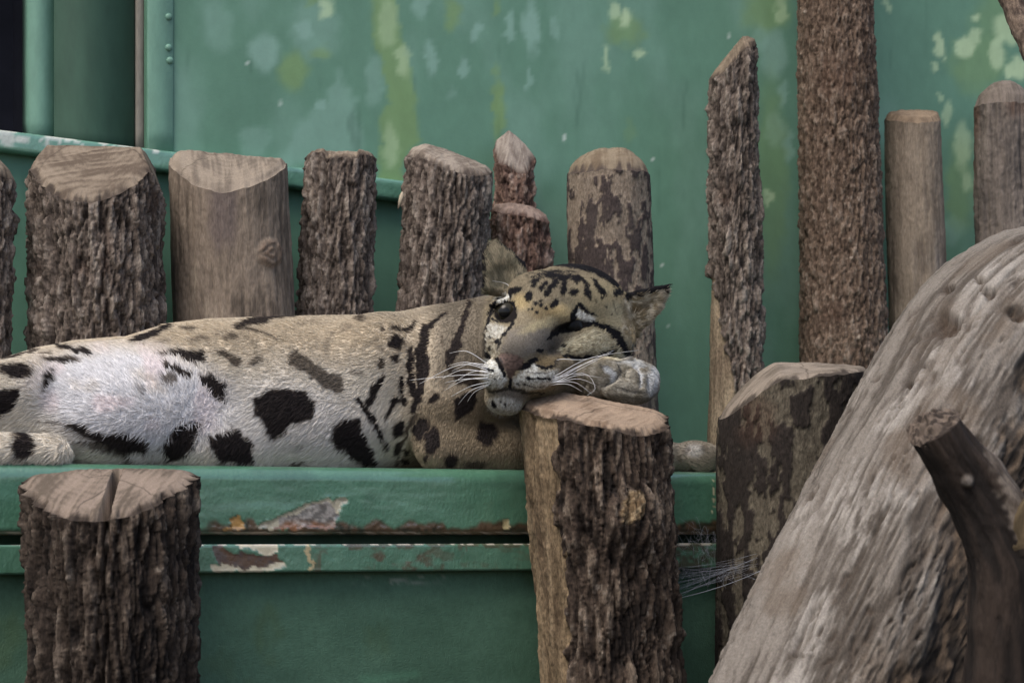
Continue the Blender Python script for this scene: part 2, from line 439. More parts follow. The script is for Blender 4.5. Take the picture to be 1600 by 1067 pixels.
def beam_cols(px, py, v):
    z0 = 0 * px
    wx = px + 7 * fbm(px / 9, py / 9, z0, 61) + 14 * fbm(px / 30, py / 30, z0, 64); wy = py + 6 * fbm(px / 9, py / 9, z0, 62) + 5 * fbm(px / 30, py / 30, z0, 65)
    c = np.broadcast_to(G_BEAM, px.shape + (3,)).copy()
    c = mix(c, rgb(62, 98, 80), .6 * sst(0, .6, fbm(px / 90, py / 30, z0, 60)))
    c = mix(c, rgb(86, 128, 108), .4 * sst(.1, .6, fbm(px / 60, py / 25, z0, 67)))
    lowedge = 817 + 12 * fbm(px / 28, z0, z0, 63) + 10 * sst(0.1, .5, noise(px / 60, z0, z0, 66))
    rust = sst(-4, 4, py - lowedge) * sst(300, 340, px)
    rust = np.maximum(rust, sst(-3, 3, py - 829))
    c = mix(c, mix(RUST, rgb(40, 34, 26), sst(-.2, .5, fbm(px / 12, py / 12, z0, 68))), rust * .92)
    cream = poly(wx, wy, [(398, 826), (412, 812), (432, 808), (458, 797), (490, 782), (520, 782), (545, 778), (541, 795), (522, 804), (470, 815), (430, 826)], 1.5)
    bare = poly(wx, wy, [(432, 824), (442, 809), (470, 800), (492, 786), (516, 788), (526, 800), (532, 806), (522, 824), (470, 826)], 1.5)
    c = mix(c, CREAM * .8, cream); c = mix(c, mix(rgb(92, 88, 84), rgb(158, 152, 146), sst(-.35, .35, fbm(px / 11, py / 7, z0, 98, 5, .6))), bare)
    c = mix(c, rgb(140, 92, 56), bare * sst(-8, 8, py - 818 + 8 * fbm(px / 10, py / 10, z0, 70)) * .9)
    oc = poly(wx, wy, [(352, 828), (358, 812), (370, 806), (380, 818), (384, 828)], 1.5)
    c = mix(c, OCHRE, oc)
    cr2 = poly(px + 2 * noise(px / 3, py / 3, z0, 71), py, [(785, 826), (786, 812), (797, 811), (797, 826)], 1)
    c = mix(c, rgb(186, 172, 130), cr2)
    cr3 = stroke(px + 2 * noise(px / 4, py / 5, z0, 72), py, [(1113, 748), (1116, 775), (1114, 800)], [2, 4, 2], .8) * (noise(px / 4, py / 4, z0, 73) > -.4)
    c = mix(c, rgb(196, 190, 160), cr3)
    chips = sst(.74, .80, noise(px / 5, py / 4, z0, 74)) * sst(.1, .4, noise(px / 50, py / 30, z0, 75))
    c = mix(c, rgb(128, 160, 142), chips * .12)
    topwear = (py < 733 + 3 * noise(px / 6, z0, z0, 76)) & (noise(px / 9, z0, z0, 77) > .62)
    
    dd = -0.0012 * np.maximum.reduce([cream, bare, oc, cr2]) + .0012 * np.exp(-((np.maximum.reduce([cream, bare, oc]) - .5) / .3) ** 2) * (np.maximum.reduce([cream, bare, oc]) > .02) + 0.0007 * np.exp(-((wx - 515) / 16) ** 2 - ((wy - 787) / 6) ** 2) + 0.0004 * fbm(px / 60, py / 20, z0, 78) - .0005 * rust * (fbm(px / 6, py / 6, z0, 79) > .1)
    return c, dd
zt, zbm = LEDGE_Z, HC - 0.0035
extrude('beam', [(-0.70, zt)] + arc(-0.014, zt - 0.014, 0.014, 90, 0, 10) + arc(-0.007, zbm + 0.007, 0.007, 0, -90, 6) + [(-0.03, zbm)], M['gloss'], beam_cols)
def lip_cols(px, py, v):
    z0 = 0 * px
    wx = px + 8 * fbm(px / 9, py / 9, z0, 81); wy = py + 6 * fbm(px / 9, py / 9, z0, 82)
    c = np.broadcast_to(rgb(78, 118, 98), px.shape + (3,)).copy()
    c = mix(c, rgb(58, 98, 76), .6 * sst(0, .6, fbm(px / 50, py / 30, z0, 80)))
    cream = np.maximum(poly(wx, wy, [(334, 893), (332, 880), (380, 886), (440, 876), (446, 884), (425, 893)], 1.2), poly(wx, wy, [(370, 850), (432, 848), (434, 866), (410, 866), (398, 856), (374, 860)], 1.2))
    rust = poly(wx, wy, [(332, 853), (350, 852), (362, 862), (400, 866), (432, 868), (440, 878), (420, 886), (380, 888), (345, 882), (336, 870)], 1.2)
    c = mix(c, CREAM, cream); c = mix(c, mix(RUST, rgb(70, 56, 54), sst(-.3, .4, fbm(px / 8, py / 8, z0, 83))), rust)
    c = mix(c, rgb(190, 170, 130), poly(wx, wy, [(474, 850), (484, 850), (486, 866), (496, 882), (488, 890), (478, 874)], 1) * .85)
    r2 = sst(.1, .5, fbm(px / 22, py / 14, z0, 84)) * sst(470, 520, px) * (1 - sst(640, 720, px) * .6)
    r2 = np.maximum(r2, sst(.35, .6, fbm(px / 9, py / 60, z0, 85)) * .8 * sst(460, 500, px))
    r2 = np.maximum(r2, .8 * (py < 853 + 4 * noise(px / 8, z0, z0, 86)) * sst(480, 540, px))
    c = mix(c, RUST, r2 * .75)
    r3 = sst(-.2, .3, fbm(px / 12, py / 12, z0, 87)) * sst(1040, 1060, px)
    c = mix(c, rgb(70, 60, 50), r3 * .8)
    c = mix(c, rgb(196, 190, 176), (py < 851.5) * (noise(px / 7, z0, z0, 88) > .1) * .7)
    return c, -0.0006 * np.maximum(cream, rust) + .0003 * fbm(px / 20, py / 15, z0, 89)
extrude('lip', [(-0.035, HC - 0.0122), (0.004, HC - 0.0122)] + arc(0.004, HC - 0.0142, 0.002, 90, 0, 3) + [(0.006, HC - 0.0386)] + [(0.004, HC - 0.0396), (-0.008, HC - 0.0396)], M['gloss'], lip_cols)
def panel_cols(px, py, v):
    z0 = 0 * px
    c = np.broadcast_to(rgb(72, 104, 86), px.shape + (3,)).copy()
    c = mix(c, rgb(60, 90, 73), .7 * sst(-.1, .5, fbm(px / 110, py / 80, z0, 90)))
    c = mix(c, rgb(70, 92, 62), .5 * sst(.1, .6, fbm(px / 60, py / 90, z0, 91)))
    sc_ = stroke(px, py + 3 * noise(px / 9, py / 5, z0, 92), [(555, 905), (620, 908), (690, 903)], [8, 12, 8], 5) * sst(.0, .4, fbm(px / 14, py / 5, z0, 93))
    c = mix(c, rgb(140, 150, 140), .7 * sc_)
    c = mix(c, rgb(84, 132, 106), .5 * stroke(px, py, [(570, 1062), (650, 1052)], [14, 8], 8))
    return c, .0008 * fbm(px / 40, py / 40, z0, 94)
extrude('lower_panel', [(-0.008, HC - 0.039), (-0.008, HC - 0.15), (-0.008, HC - 0.22), (-0.008, 0.0)], M['rough'], panel_cols, res=0.003)
mesh_obj('gap_strip', *box8([np.array([LX0, Y_LEDGE + YAW * LX0, 0]) * 1 + N_ * -0.032 + np.array([0, 0, HC - 0.03])] * 1 +
    [np.array([LX1, Y_LEDGE + YAW * LX1, 0]) - N_ * 0.032 + np.array([0, 0, HC - 0.03]),
     np.array([LX1, Y_LEDGE + YAW * LX1, 0]) - N_ * 0.032 + np.array([0, 0, HC + 0.03]),
     np.array([LX0, Y_LEDGE + YAW * LX0, 0]) - N_ * 0.032 + np.array([0, 0, HC + 0.03]),
     np.array([LX0, Y_LEDGE + YAW * LX0, 0]) - N_ * 0.05 + np.array([0, 0, HC - 0.03]),
     np.array([LX1, Y_LEDGE + YAW * LX1, 0]) - N_ * 0.05 + np.array([0, 0, HC - 0.03]),
     np.array([LX1, Y_LEDGE + YAW * LX1, 0]) - N_ * 0.05 + np.array([0, 0, HC + 0.03]),
     np.array([LX0, Y_LEDGE + YAW * LX0, 0]) - N_ * 0.05 + np.array([0, 0, HC + 0.03])]), M['darkgreen'], ledge, smooth=False)
print('setting', time.time() - T0)

# ------------------------------------------------------------------ posts
def bark_fields(x, y, z, st, seed):
    """height (m, <=0 inwards) and colour of the side surface"""
    k = st['kind']
    if k == 'bark':
        a, b, amp = st['a'], st['b'], st['amp']
        wx = x + .35 * a * fbm(x / a * .8, y / a * .8, z / b * 1.2, seed + 1, 3); wy = y + .35 * a * fbm(x / a * .8, y / a * .8, z / b * 1.2, seed + 5, 3)
        wz = z + .35 * b * fbm(x / a * .5, y / a * .5, z / b, seed + 9, 3)
        f1, f2, idv = worley(wx / a, wy / a, wz / b, seed)
        crack = sst(.01, .24, f2 - f1)
        g1, g2, id2 = worley(wx / a * 2.1, wy / a * 2.1, wz / b * 2.6, seed + 20)
        fine = fbm(x / a * 3, y / a * 3, z / a * .8, seed + 11, 5, .68) * 1.35
        rid = 1 - 2.4 * np.abs(fbm(wx / a * 1.5, wy / a * 1.5, wz / b * 1.1, seed + 15, 4, .6))
        ridge = 1 - np.abs(fbm(wx / a * .45, wy / a * .45, wz / b * .16, seed + 12, 2)) * 2.2
        bil = np.abs(fbm(wx / a * 1.3, wy / a * 1.3, wz / b * .7, seed + 16, 4, .6)) * 2.6
        q_ = (.45 * crack + .34 * ridge + .45 * (idv - .5) + .22 * fine + .55 * bil + .25 * (id2 - .5)) * 4.5
        qf = q_ - np.floor(q_)
        q_ = (np.floor(q_) + sst(.45, 1, qf)) / 4.5
        h = amp * (q_ + .20 * fine + .16 * rid - 1.05)
        t = np.clip(.5 + .40 * (idv - .5) + .55 * fine + .40 * (id2 - .5) + .16 * (crack - .5), 0, 1)
        c = mix(st['c1'], st['c2'], sst(.1, .62, t)); c = mix(c, st['c3'], sst(.62, .98, t) * .85)
        c = mix(c, st.get('c4', rgb(90, 69, 57)), .5 * sst(.25, .6, fbm(x * 22, y * 22, z * 14, seed + 13)))
        fleck = sst(.52, .7, noise(x * 420, y * 420, z * 150, seed + 14)) * sst(.0, .5, fine)
        c = mix(c, rgb(172, 160, 146), fleck * .55)
        return h, c
    if k == 'smooth':
        amp = st['amp']
        g = fbm(x * 190, y * 190, z * 14, seed, 5, .65); g2 = fbm(x * 50, y * 50, z * 9, seed + 3, 4)
        cr = 1 - np.abs(noise(x * 70 + .6 * g2, y * 70, z * 4, seed + 4)) * 6
        cr = np.clip(cr, 0, 1) * sst(.0, .35, noise(x * 30, y * 30, z * 9, seed + 6))
        h = amp * (.8 * g + 1.3 * g2 - st.get('cr', 1.0) * cr + .6 * fbm(x * 240, y * 240, z * 120, seed + 9, 3))
        t = np.clip(.5 + .55 * g + .4 * fbm(x * 40, y * 40, z * 26, seed + 8, 5, .6), 0, 1)
        c = mix(st['c1'], st['c2'], sst(.15, .6, t)); c = mix(c, st['c3'], sst(.6, .95, t) * .8)
        c = mix(c, st.get('c4', rgb(92, 82, 84)), .6 * sst(.15, .5, fbm(x * 18, y * 18, z * 7, seed + 13)))
        return h, c
    # mottled: dark outer bark flaking off a paler layer
    sx = st.get('sx', 48.0); sz = st.get('sz', 30.0)
    n_ = fbm(x * sx, y * sx, z * sz, seed, 4, .55) + .25 * fbm(x * sx * 3, y * sx * 3, z * sz * 3, seed + 2, 3) + st.get('bias', 0)
    m_ = sst(-.03, .05, n_)
    fine = fbm(x * 260, y * 260, z * 120, seed + 5, 4, .6)
    h = st['amp'] * ((1 - m_) * .6 + .4 * fine + .6 * fbm(x * 25, y * 25, z * 10, seed + 6, 2))
    t = np.clip(.5 + .8 * fine, 0, 1)
    cd = mix(st['c1'], st['c1'] * 1.9, t); cp = mix(st['c2'], st['c3'], t)
    c = mix(cd, cp, m_)
    c = mix(c, st.get('c4', rgb(98, 70, 54)), .35 * sst(.1, .5, fbm(x * 16, y * 16, z * 12, seed + 13)))
    return h, c

def post(label, bot, top, ytop, ybot, Y0, zbot, drop, st, seed, bare=None, knob=None, notch=None, cutc=(rgb(136, 123, 108), rgb(94, 82, 71)), res=.0016, group=None,
         name='wooden_post', cutang=0, zvis=None, wob=0.035, gain=.80):
    drop0 = drop
    drop = lambda u, v: drop0(u, v) + 7 * sst(.84, 1.0, np.hypot(u, v)) ** 2
    cb, ct = (bot[0] + bot[1]) / 2, (top[0] + top[1]) / 2
    Yb, Yt = float(plane(cb, Y0)), float(plane(ct, Y0))
    rb, rt = (bot[1] - bot[0]) / 2 / F * Yb, (top[1] - top[0]) / 2 / F * Yt
    Pb, Pt = P(cb, ybot, Yb), P(ct, ytop, Yt)
    s = Yt / F
    L = Pt[2] - Pb[2]
    def axis(z):
        q = (z - Pb[2]) / L
        q = np.clip(q, -.6, 1.2)
        return Pb[0] + (Pt[0] - Pb[0]) * q, Pb[1] + (Pt[1] - Pb[1]) * q, rb + (rt - rb) * q
    R0 = max(rb, rt)
    nf = int(R0 * 4.0 / res)
    th = np.concatenate([np.linspace(-2.0, 2.0, nf), np.linspace(2.0, 2 * np.pi - 2.0, max(14, nf // 8) + 2)[1:-1]])
    nt_ = len(th)
    dr = drop(np.sin(th), np.cos(th))
    zrim = Pt[2] - s * (dr + 1.2 * noise(th * 9, 0 * th, 0 * th, seed + 40))
    zv = max(zbot, HC - .145 if zvis is None else zvis)
    nd = int((Pt[2] - zv) / res)
    w = np.linspace(0, 1, nd)
    low = np.linspace(zbot, zv, 12)[:-1] if zv - zbot > .02 else np.array([])
    Z = zv + (zrim[None] - zv) * w[:, None]
    if len(low): Z = np.vstack([np.repeat(low[:, None], nt_, 1), Z])
    TH = np.broadcast_to(th, Z.shape)
    ax, ay, ar = axis(Z)
    lob = 1 + wob * (noise(np.cos(TH) * 1.3, np.sin(TH) * 1.3, Z * 7, seed + 50) + .6 * noise(np.cos(TH) * 2.6, np.sin(TH) * 2.6, Z * 11, seed + 51))
    rr = ar * lob
    lx, ly = rr * np.sin(TH), -rr * np.cos(TH)
    h, c = bark_fields(lx + seed * .37, ly, Z, st, seed)
    gx = ax + lx; gpx, gpy = to_px(np.stack([gx, ay + ly, Z], -1))
    if bare is not None:
        mb, bcols, depth = bare(gpx, gpy, lx, ly, Z, TH)
        hb, cb_ = bark_fields(lx + seed * .37, ly, Z, bcols, seed + 70)
        h = h * (1 - mb) + (hb - depth) * mb
        c = mix(c, cb_, mb)
    if knob is not None:
        hk, mk, ck = knob(gpx, gpy, lx, ly, Z, TH)
        h = h + hk; c = mix(c, ck, mk)
    if notch is not None:
        h = h - notch(lx / ar, gpy, TH) * 1.0
    top_fade = sst(0, .004, zrim[None] - Z)
    rr = rr + h * (.75 + .25 * top_fade)
    V = np.stack([ax + rr * np.sin(TH), ay - rr * np.cos(TH), Z], -1)
    base = (axis(zbot)[0], axis(zbot)[1], zbot)
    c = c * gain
    root = empty(name, base, label, 'post', group)
    mesh_obj('bark' if st['kind'] != 'smooth' else 'trunk_side', V.reshape(-1, 3), grid_faces(V.shape[0], nt_, True), M['wood'] if st['kind'] == 'smooth' else M['bark'], root, c.reshape(-1, 3))
    # cut face
    nr = int(R0 / res / 1.0)
    fr = np.linspace(1, 0.0, nr)[:-1]
    Rx, Ry = V[-1, :, 0] - ax[-1], V[-1, :, 1] - ay[-1]
    Rm = float(np.median(np.hypot(Rx, Ry)))
    kf = sst(.86, 1.0, fr)
    cx = np.outer(fr * (1 - kf), np.sin(th)) * Rm + np.outer(fr * kf, Rx); cy = -np.outer(fr * (1 - kf), np.cos(th)) * Rm + np.outer(fr * kf, Ry)
    U, W = np.outer(fr, np.sin(th)), np.outer(fr, np.cos(th))
    D = drop(U, W)
    ca, sa = math.cos(R(cutang)), math.sin(R(cutang))
    gu, gw = U * ca + W * sa, -U * sa + W * ca
    saw = fbm(gu * 26, gw * 2.5, 0 * gu, seed + 60, 3)
    zc = Pt[2] - s * (D + 1.1 * saw + 1.6 * fbm(U * 5, W * 5, 0 * U, seed + 61, 3))
    edge = np.clip((1 - fr) / .05, 0, 1)[:, None]
    zc = zc * edge + zrim[None] * (1 - edge)
    if notch is not None:
        zc = zc - .03 * (notch(U, 0 * U + ytop, np.arctan2(U, W)) > .008)
    # centre the cap on the leaning axis
    Cv = np.stack([ax[-1][None] + cx, ay[-1][None] + cy, zc], -1)
    ang = np.arctan2(U, W); rad = np.hypot(U, W)
    ring = np.sin((rad * R0 + .004 * noise(U * 3, W * 3, 0 * U, seed + 63)) * 900)
    t = np.clip(.5 + .45 * saw + .08 * ring + .5 * fbm(U * 3, W * 3, 0 * U, seed + 64, 4), 0, 1)
    cc = mix(cutc[1], cutc[0], sst(.15, .75, t))
    cc = mix(cc, cutc[0] * 1.25, sst(.8, 1, t) * .5)
    cc = mix(cc, st['c1'] * 1.3, .85 * (1 - sst(.02, .06, 1 - rad + .035 * noise(ang * 8, rad * 0, rad * 0, seed + 65) + .025 * noise(ang * 22, rad * 9, rad * 0, seed + 68))) * (st['kind'] != 'smooth'))
    crk = np.zeros_like(U)
    for i_ in range(3):
        an_ = (seed * 1.7 + i_ * 2.3) % 6.28; of_ = .5 * math.sin(seed * 3.1 + i_ * 5)
        dl = np.abs(U * math.cos(an_) + W * math.sin(an_) - of_ * .6 + .05 * noise(U * 5, W * 5, 0 * U, seed + 66))
        crk = np.maximum(crk, (1 - sst(.004, .016, dl)) * sst(-.1, .3, U * math.sin(an_) - W * math.cos(an_) + .3 * math.sin(seed + i_)))
    cc = mix(cc, rgb(52, 44, 38), crk * .6)
    cc = cc * .9
    nv = Cv.reshape(-1, 3)
    f = grid_faces(len(fr), nt_, True)
    ctr = Cv[-1].mean(0)
    nv = np.vstack([nv, ctr]); i = np.arange(nt_) + (len(fr) - 1) * nt_
    f2 = np.stack([i, np.roll(i, -1), np.full(nt_, len(nv) - 1)], -1)
    mesh_obj('cut_top', nv, [f, f2], M['cut'], root, np.vstack([cc.reshape(-1, 3), cc[-1].mean(0)]))
    return root

K1, K2, K3 = rgb(56, 48, 43), rgb(114, 102, 93), rgb(158, 147, 136)
S_BARK = dict(kind='bark', a=.0105, b=.050, amp=.0085, c1=K1, c2=K2, c3=K3)
S_BARKL = dict(kind='bark', a=.0085, b=.046, amp=.0068, c1=K1, c2=K2, c3=K3)
S_FINE = dict(kind='bark', a=.0065, b=.026, amp=.0042, c1=rgb(70, 56, 46), c2=rgb(112, 94, 80), c3=rgb(142, 126, 112))
S_RED = dict(kind='bark', a=.010, b=.030, amp=.006, c1=rgb(64, 46, 40), c2=rgb(122, 98, 86), c3=rgb(160, 142, 130), c4=rgb(108, 70, 58))
S_DARK = dict(kind='bark', a=.0135, b=.085, amp=.0105, c1=rgb(38, 31, 27), c2=rgb(78, 66, 57), c3=rgb(128, 114, 101), c4=rgb(72, 56, 46))
S_SM = dict(kind='smooth', amp=.0014, c1=rgb(96, 86, 76), c2=rgb(140, 126, 112), c3=rgb(168, 154, 136))
S_SMG = dict(kind='smooth', amp=.0026, cr=1.4, c1=rgb(84, 78, 74), c2=rgb(122, 112, 104), c3=rgb(148, 138, 128), c4=rgb(100, 72, 56))
S_PALE = dict(kind='smooth', amp=.0012, c1=rgb(126, 110, 92), c2=rgb(166, 148, 124), c3=rgb(188, 172, 148), c4=rgb(128, 110, 92))
S_STRIP = dict(kind='smooth', amp=.003, cr=1.8, c1=rgb(90, 75, 56), c2=rgb(146, 126, 99), c3=rgb(182, 162, 132), c4=rgb(88, 72, 56))
S_MOT = dict(kind='mottled', amp=.0018, c1=rgb(58, 50, 48), c2=rgb(120, 106, 92), c3=rgb(156, 142, 126), bias=.02, sx=95., sz=40., c4=rgb(84, 77, 72))
S_MOT2 = dict(kind='mottled', amp=.003, c1=rgb(44, 38, 34), c2=rgb(88, 80, 68), c3=rgb(122, 114, 98), bias=-.05, sx=62., sz=26.)
cl = lambda q, lo=0, hi=9: np.clip(q, lo, hi)
GB = 'posts standing behind the leopard'
ZB = LEDGE_Z - .004
QB = .70 * 0 + HC + .05
def P_(*a, **k):
    k.setdefault('zvis', LEDGE_Z); return post(*a, **k)
P_('cut-off barked post beside the broad chamfered post, farthest from the tallest trunk', (-66, 14), (-60, 24), 236, 560, Y_POST - .02, ZB, lambda u, v: 4 + 26 * cl(u + .2) ** 2 + 20 * cl(v) ** 2, S_BARKL, 101, group=GB)
P_('broad thick-barked post with axe-chamfered top below the doorway', (47, 257), (44, 255), 227, 530, Y_POST - .01, ZB,
   lambda u, v: np.maximum(np.maximum(3 + 3 * u, 98 * (v - .06)), 60 * (np.abs(u + .03) - .70) / .30) + 12 * cl(v - .55), S_BARK, 102, group=GB, cutang=80)
def knot2(px, py, lx, ly, Z, TH):
    d = np.hypot((px - 422) / 20, (py - 395) / 22)
    sw = np.sin(d * 9 + 2 * noise(px / 9, py / 9, 0 * px, 7))
    m = (1 - sst(.6, 1.2, d))
    return .0035 * m + .0008 * m * sw, m * (.35 + .3 * (sw > .2)), rgb(112, 92, 78)
P_('barkless smooth grey-brown post with scooped slanting top', (272, 461), (264, 449), 229, 498, Y_POST, ZB,
   lambda u, v: 3 + 8 * (u + 1) + 66 * cl(v + .02) ** 1.15 * (1 - .25 * cl(u)) + 8 * cl(-u - .8) * 5, S_SM, 103, group=GB, knob=knot2, cutang=-10,
   cutc=(rgb(142, 130, 116), rgb(108, 98, 88)))
P_('narrow barked post with flat top and small notch, between two wider posts', (467, 583), (475, 590), 237, 492, Y_POST, ZB,
   lambda u, v: 2 + 2 * u * u + cl(36 * sst(.3, 1, v) * (1 - ((u - .08) / .5) ** 2)), S_BARKL, 104, group=GB)
P_('barked post with pale top slanting down towards the pointed post', (618, 757), (637, 770), 221, 490, Y_POST - .015, ZB,
   lambda u, v: 3 + 22 * cl(u + .55) ** 1.2 + 6 * cl(-u - .6) * 4 + 30 * cl(v + .1) ** 1.3, S_BARKL, 105, group=GB, cutang=35, cutc=(rgb(150, 139, 127), rgb(108, 97, 88)))
_r = bpy.data.objects['wooden_post.004']
_v, _f = tube(P(np.array([622, 625, 628, 629]), np.array([326, 316, 306, 300]), plane(626, Y_POST - .015) - .005), np.array([.0006, .0022, .0028, .0008]), 8)
mesh_obj('loose_sliver', _v, _f, M['pale'], _r)
P_('slim pointed post rising behind the short reddish post', (770, 836), (770, 834), 203, 420, Y_POST + .065, ZB,
   lambda u, v: 2 + 26 * np.abs(u + .25) ** 1.2 + 62 * cl(v - .12) , S_RED, 106, group=GB, cutang=20, cutc=(rgb(152, 142, 132), rgb(116, 105, 97)))
P_('short reddish barked post right behind the leopard\'s upright ear', (768, 861), (766, 861), 316, 470, Y_POST + .005, ZB,
   lambda u, v: 2 + 16 * cl(u + .2) ** 2 + 5 * cl(-u - .4) + 20 * cl(v - .1), S_RED, 107, group=GB, cutc=(rgb(140, 122, 112), rgb(112, 96, 88)))
P_('mottled round-topped post behind the leopard\'s head', (890, 1025), (885, 1014), 232, 560, Y_POST, ZB,
   lambda u, v: 36 * np.clip(u * u + v * v, 0, 1.1) ** 1.25 + 3 * noise(u * 2, v * 2, 0 * u, 4), S_MOT, 108, group=GB, cutc=(rgb(132, 119, 101), rgb(106, 92, 76)))
def bare8(px, py, lx, ly, Z, TH):
    w = px + 5 * noise(px / 8, py / 14, 0 * px, 71)
    edge = np.interp(py, [425, 440, 500, 570, 640, 720], [1100, 1112, 1120, 1140, 1152, 1150])
    return (1 - sst(-2, 2, w - edge)) * sst(425, 435, py), S_PALE, .006
P_('tall thin barked post with slanted tip and bare pale wood low down', (1099, 1196), (1111, 1184), 58, 690, Y_POST + .01, ZB,
   lambda u, v: 58 * cl((.35 - u) / 1.35) + 14 * cl(u - .6) + 22 * cl(v - .1), S_BARKL, 109, group=GB, bare=bare8, cutc=(rgb(128, 114, 98), rgb(98, 86, 74)), wob=.05)
P_('tallest tree trunk with fine grey-brown bark reaching above the view', (1250, 1388), (1243, 1350), -330, 560, Y_POST + .01, ZB, lambda u, v: 4 + 4 * u, S_FINE, 110, group=GB, res=.0018, wob=.02)
P_('smooth pale barkless post next to the tallest trunk', (1389, 1480), (1382, 1469), 170, 520, Y_POST + .01, ZB,
   lambda u, v: 3 + 8 * u ** 4 + 24 * cl(v - .15) , dict(S_SM, c1=rgb(112, 100, 88), c2=rgb(146, 132, 116), c3=rgb(166, 152, 134), c4=rgb(120, 116, 118)), 111, group=GB, cutang=90, cutc=(rgb(138, 120, 100), rgb(112, 96, 80)), wob=.02)
P_('grey fissured round-topped post above the leaning driftwood log', (1525, 1622), (1522, 1614), 127, 480, Y_POST + .01, ZB,
   lambda u, v: 34 * np.clip(u * u + v * v, 0, 1.1) ** 1.1, S_SMG, 112, group=GB, cutc=(rgb(120, 110, 102), rgb(96, 88, 80)))

GF = 'posts standing against the ledge front'
def split1(u, py, TH):
    c = .125 - .00008 * (py - 740) + .02 * np.sin(py / 25)
    w = .055 * (1 - .65 * sst(760, 900, py))
    return .030 * np.exp(-((u - c) / w) ** 4) * (np.cos(TH) > -.2) * (1 - sst(820, 930, py) * .75)
FZ = Y_LEDGE - .088
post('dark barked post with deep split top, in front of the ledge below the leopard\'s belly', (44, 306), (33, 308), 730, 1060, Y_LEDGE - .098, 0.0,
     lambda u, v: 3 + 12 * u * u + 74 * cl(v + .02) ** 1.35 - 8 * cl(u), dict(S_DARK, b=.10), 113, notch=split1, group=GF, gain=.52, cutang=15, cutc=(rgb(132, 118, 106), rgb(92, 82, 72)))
def bare_f2(px, py, lx, ly, Z, TH):
    w = px + 9 * noise(px / 9, py / 30, 0 * px, 81) + 4 * noise(px / 4, py / 12, 0 * px, 82)
    edge = np.interp(py, [600, 640, 700, 780, 860, 950, 1067], [880, 872, 860, 868, 872, 880, 882])
    m = 1 - sst(-2.5, 2.5, w - edge)
    return m * (np.sin(TH) < .3), S_STRIP, .008
def knob_f2(px, py, lx, ly, Z, TH):
    fr = (np.cos(TH) > 0)
    d = np.hypot((px - 975) / 52, (py - 815) / 60)
    hk = .017 * np.exp(-d * d * 1.6) * fr
    c_, s_ = math.cos(.5), math.sin(.5)
    u = (px - 985) * c_ + (py - 792) * s_; v = -(px - 985) * s_ + (py - 792) * c_
    e = np.hypot(u / 17, v / 30) + .15 * noise(px / 6, py / 6, 0 * px, 91)
    m = (1 - sst(.9, 1.05, e)) * fr
    c = mix(rgb(112, 92, 68), rgb(164, 144, 114), sst(-.3, .4, fbm((px + py) / 5, (px - py) / 40, 0 * px, 92)))
    return hk + .002 * m, m, c
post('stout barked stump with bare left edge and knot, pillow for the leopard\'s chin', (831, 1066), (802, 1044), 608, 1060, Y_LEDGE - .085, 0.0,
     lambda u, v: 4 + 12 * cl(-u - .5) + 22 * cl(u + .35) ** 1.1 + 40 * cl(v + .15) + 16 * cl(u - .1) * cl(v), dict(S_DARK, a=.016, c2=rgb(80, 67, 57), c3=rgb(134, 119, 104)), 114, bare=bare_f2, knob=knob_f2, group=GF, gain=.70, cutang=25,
     cutc=(rgb(150, 131, 112), rgb(116, 98, 82)))
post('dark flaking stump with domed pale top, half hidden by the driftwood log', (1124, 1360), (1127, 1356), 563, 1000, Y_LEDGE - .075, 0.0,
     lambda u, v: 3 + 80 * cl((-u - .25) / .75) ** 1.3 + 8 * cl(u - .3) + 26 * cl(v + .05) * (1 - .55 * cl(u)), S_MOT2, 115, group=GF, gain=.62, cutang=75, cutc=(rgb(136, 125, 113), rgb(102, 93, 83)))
print('posts', time.time() - T0)

# ------------------------------------------------------------------ big leaning driftwood log
def spline(pts, n):
    pts = np.array(pts, float); m = len(pts)
    t = np.linspace(0, m - 1, n); i = np.clip(t.astype(int), 0, m - 2); f = (t - i)[:, None]
    p = lambda k: pts[np.clip(k, 0, m - 1)]
    a, b, c, d = p(i - 1), p(i), p(i + 1), p(i + 2)
    return .5 * (2 * b + (c - a) * f + (2 * a - 5 * b + 4 * c - d) * f ** 2 + (3 * b - a - 3 * c + d) * f ** 3)
def sweep(name, pts, rad, colfun, material, parent, nl, nc, squash=1.0):
    ax = spline(pts, nl); r = np.interp(np.linspace(0, 1, nl), np.linspace(0, 1, len(rad)), rad)
    tan = np.gradient(ax, axis=0); tan /= np.linalg.norm(tan, axis=1)[:, None]
    ref = np.array([0, -1.0, 0]); u = ref - tan * (tan @ ref)[:, None]; u /= np.linalg.norm(u, axis=1)[:, None]   # towards the viewer
    w = np.cross(tan, u)
    th = np.linspace(0, 2 * np.pi, nc, endpoint=False)
    L = np.concatenate([[0], np.cumsum(np.linalg.norm(np.diff(ax, axis=0), axis=1))])
    TH = np.broadcast_to(th, (nl, nc)); S = np.broadcast_to(L[:, None], (nl, nc)); RR = np.broadcast_to(r[:, None], (nl, nc))
    dirv = u[:, None] * np.cos(TH)[..., None] * squash + w[:, None] * np.sin(TH)[..., None]
    v0 = ax[:, None] + dirv * RR[..., None]
    h, c = colfun(v0, TH, S, RR)
    v = ax[:, None] + dirv * (RR + h)[..., None]
    V = np.vstack([v.reshape(-1, 3), ax[0], ax[-1]]); a = nl * nc
    i = np.arange(nc); j = (i + 1) % nc
    f = [grid_faces(nl, nc, True), np.stack([j, i, np.full(nc, a)], -1), np.stack([i + (nl - 1) * nc, j + (nl - 1) * nc, np.full(nc, a + 1)], -1)]
    cols = np.vstack([c.reshape(-1, 3), c[0].mean(0), c[-1].mean(0)])
    return mesh_obj(name, V, f, material, parent, cols)
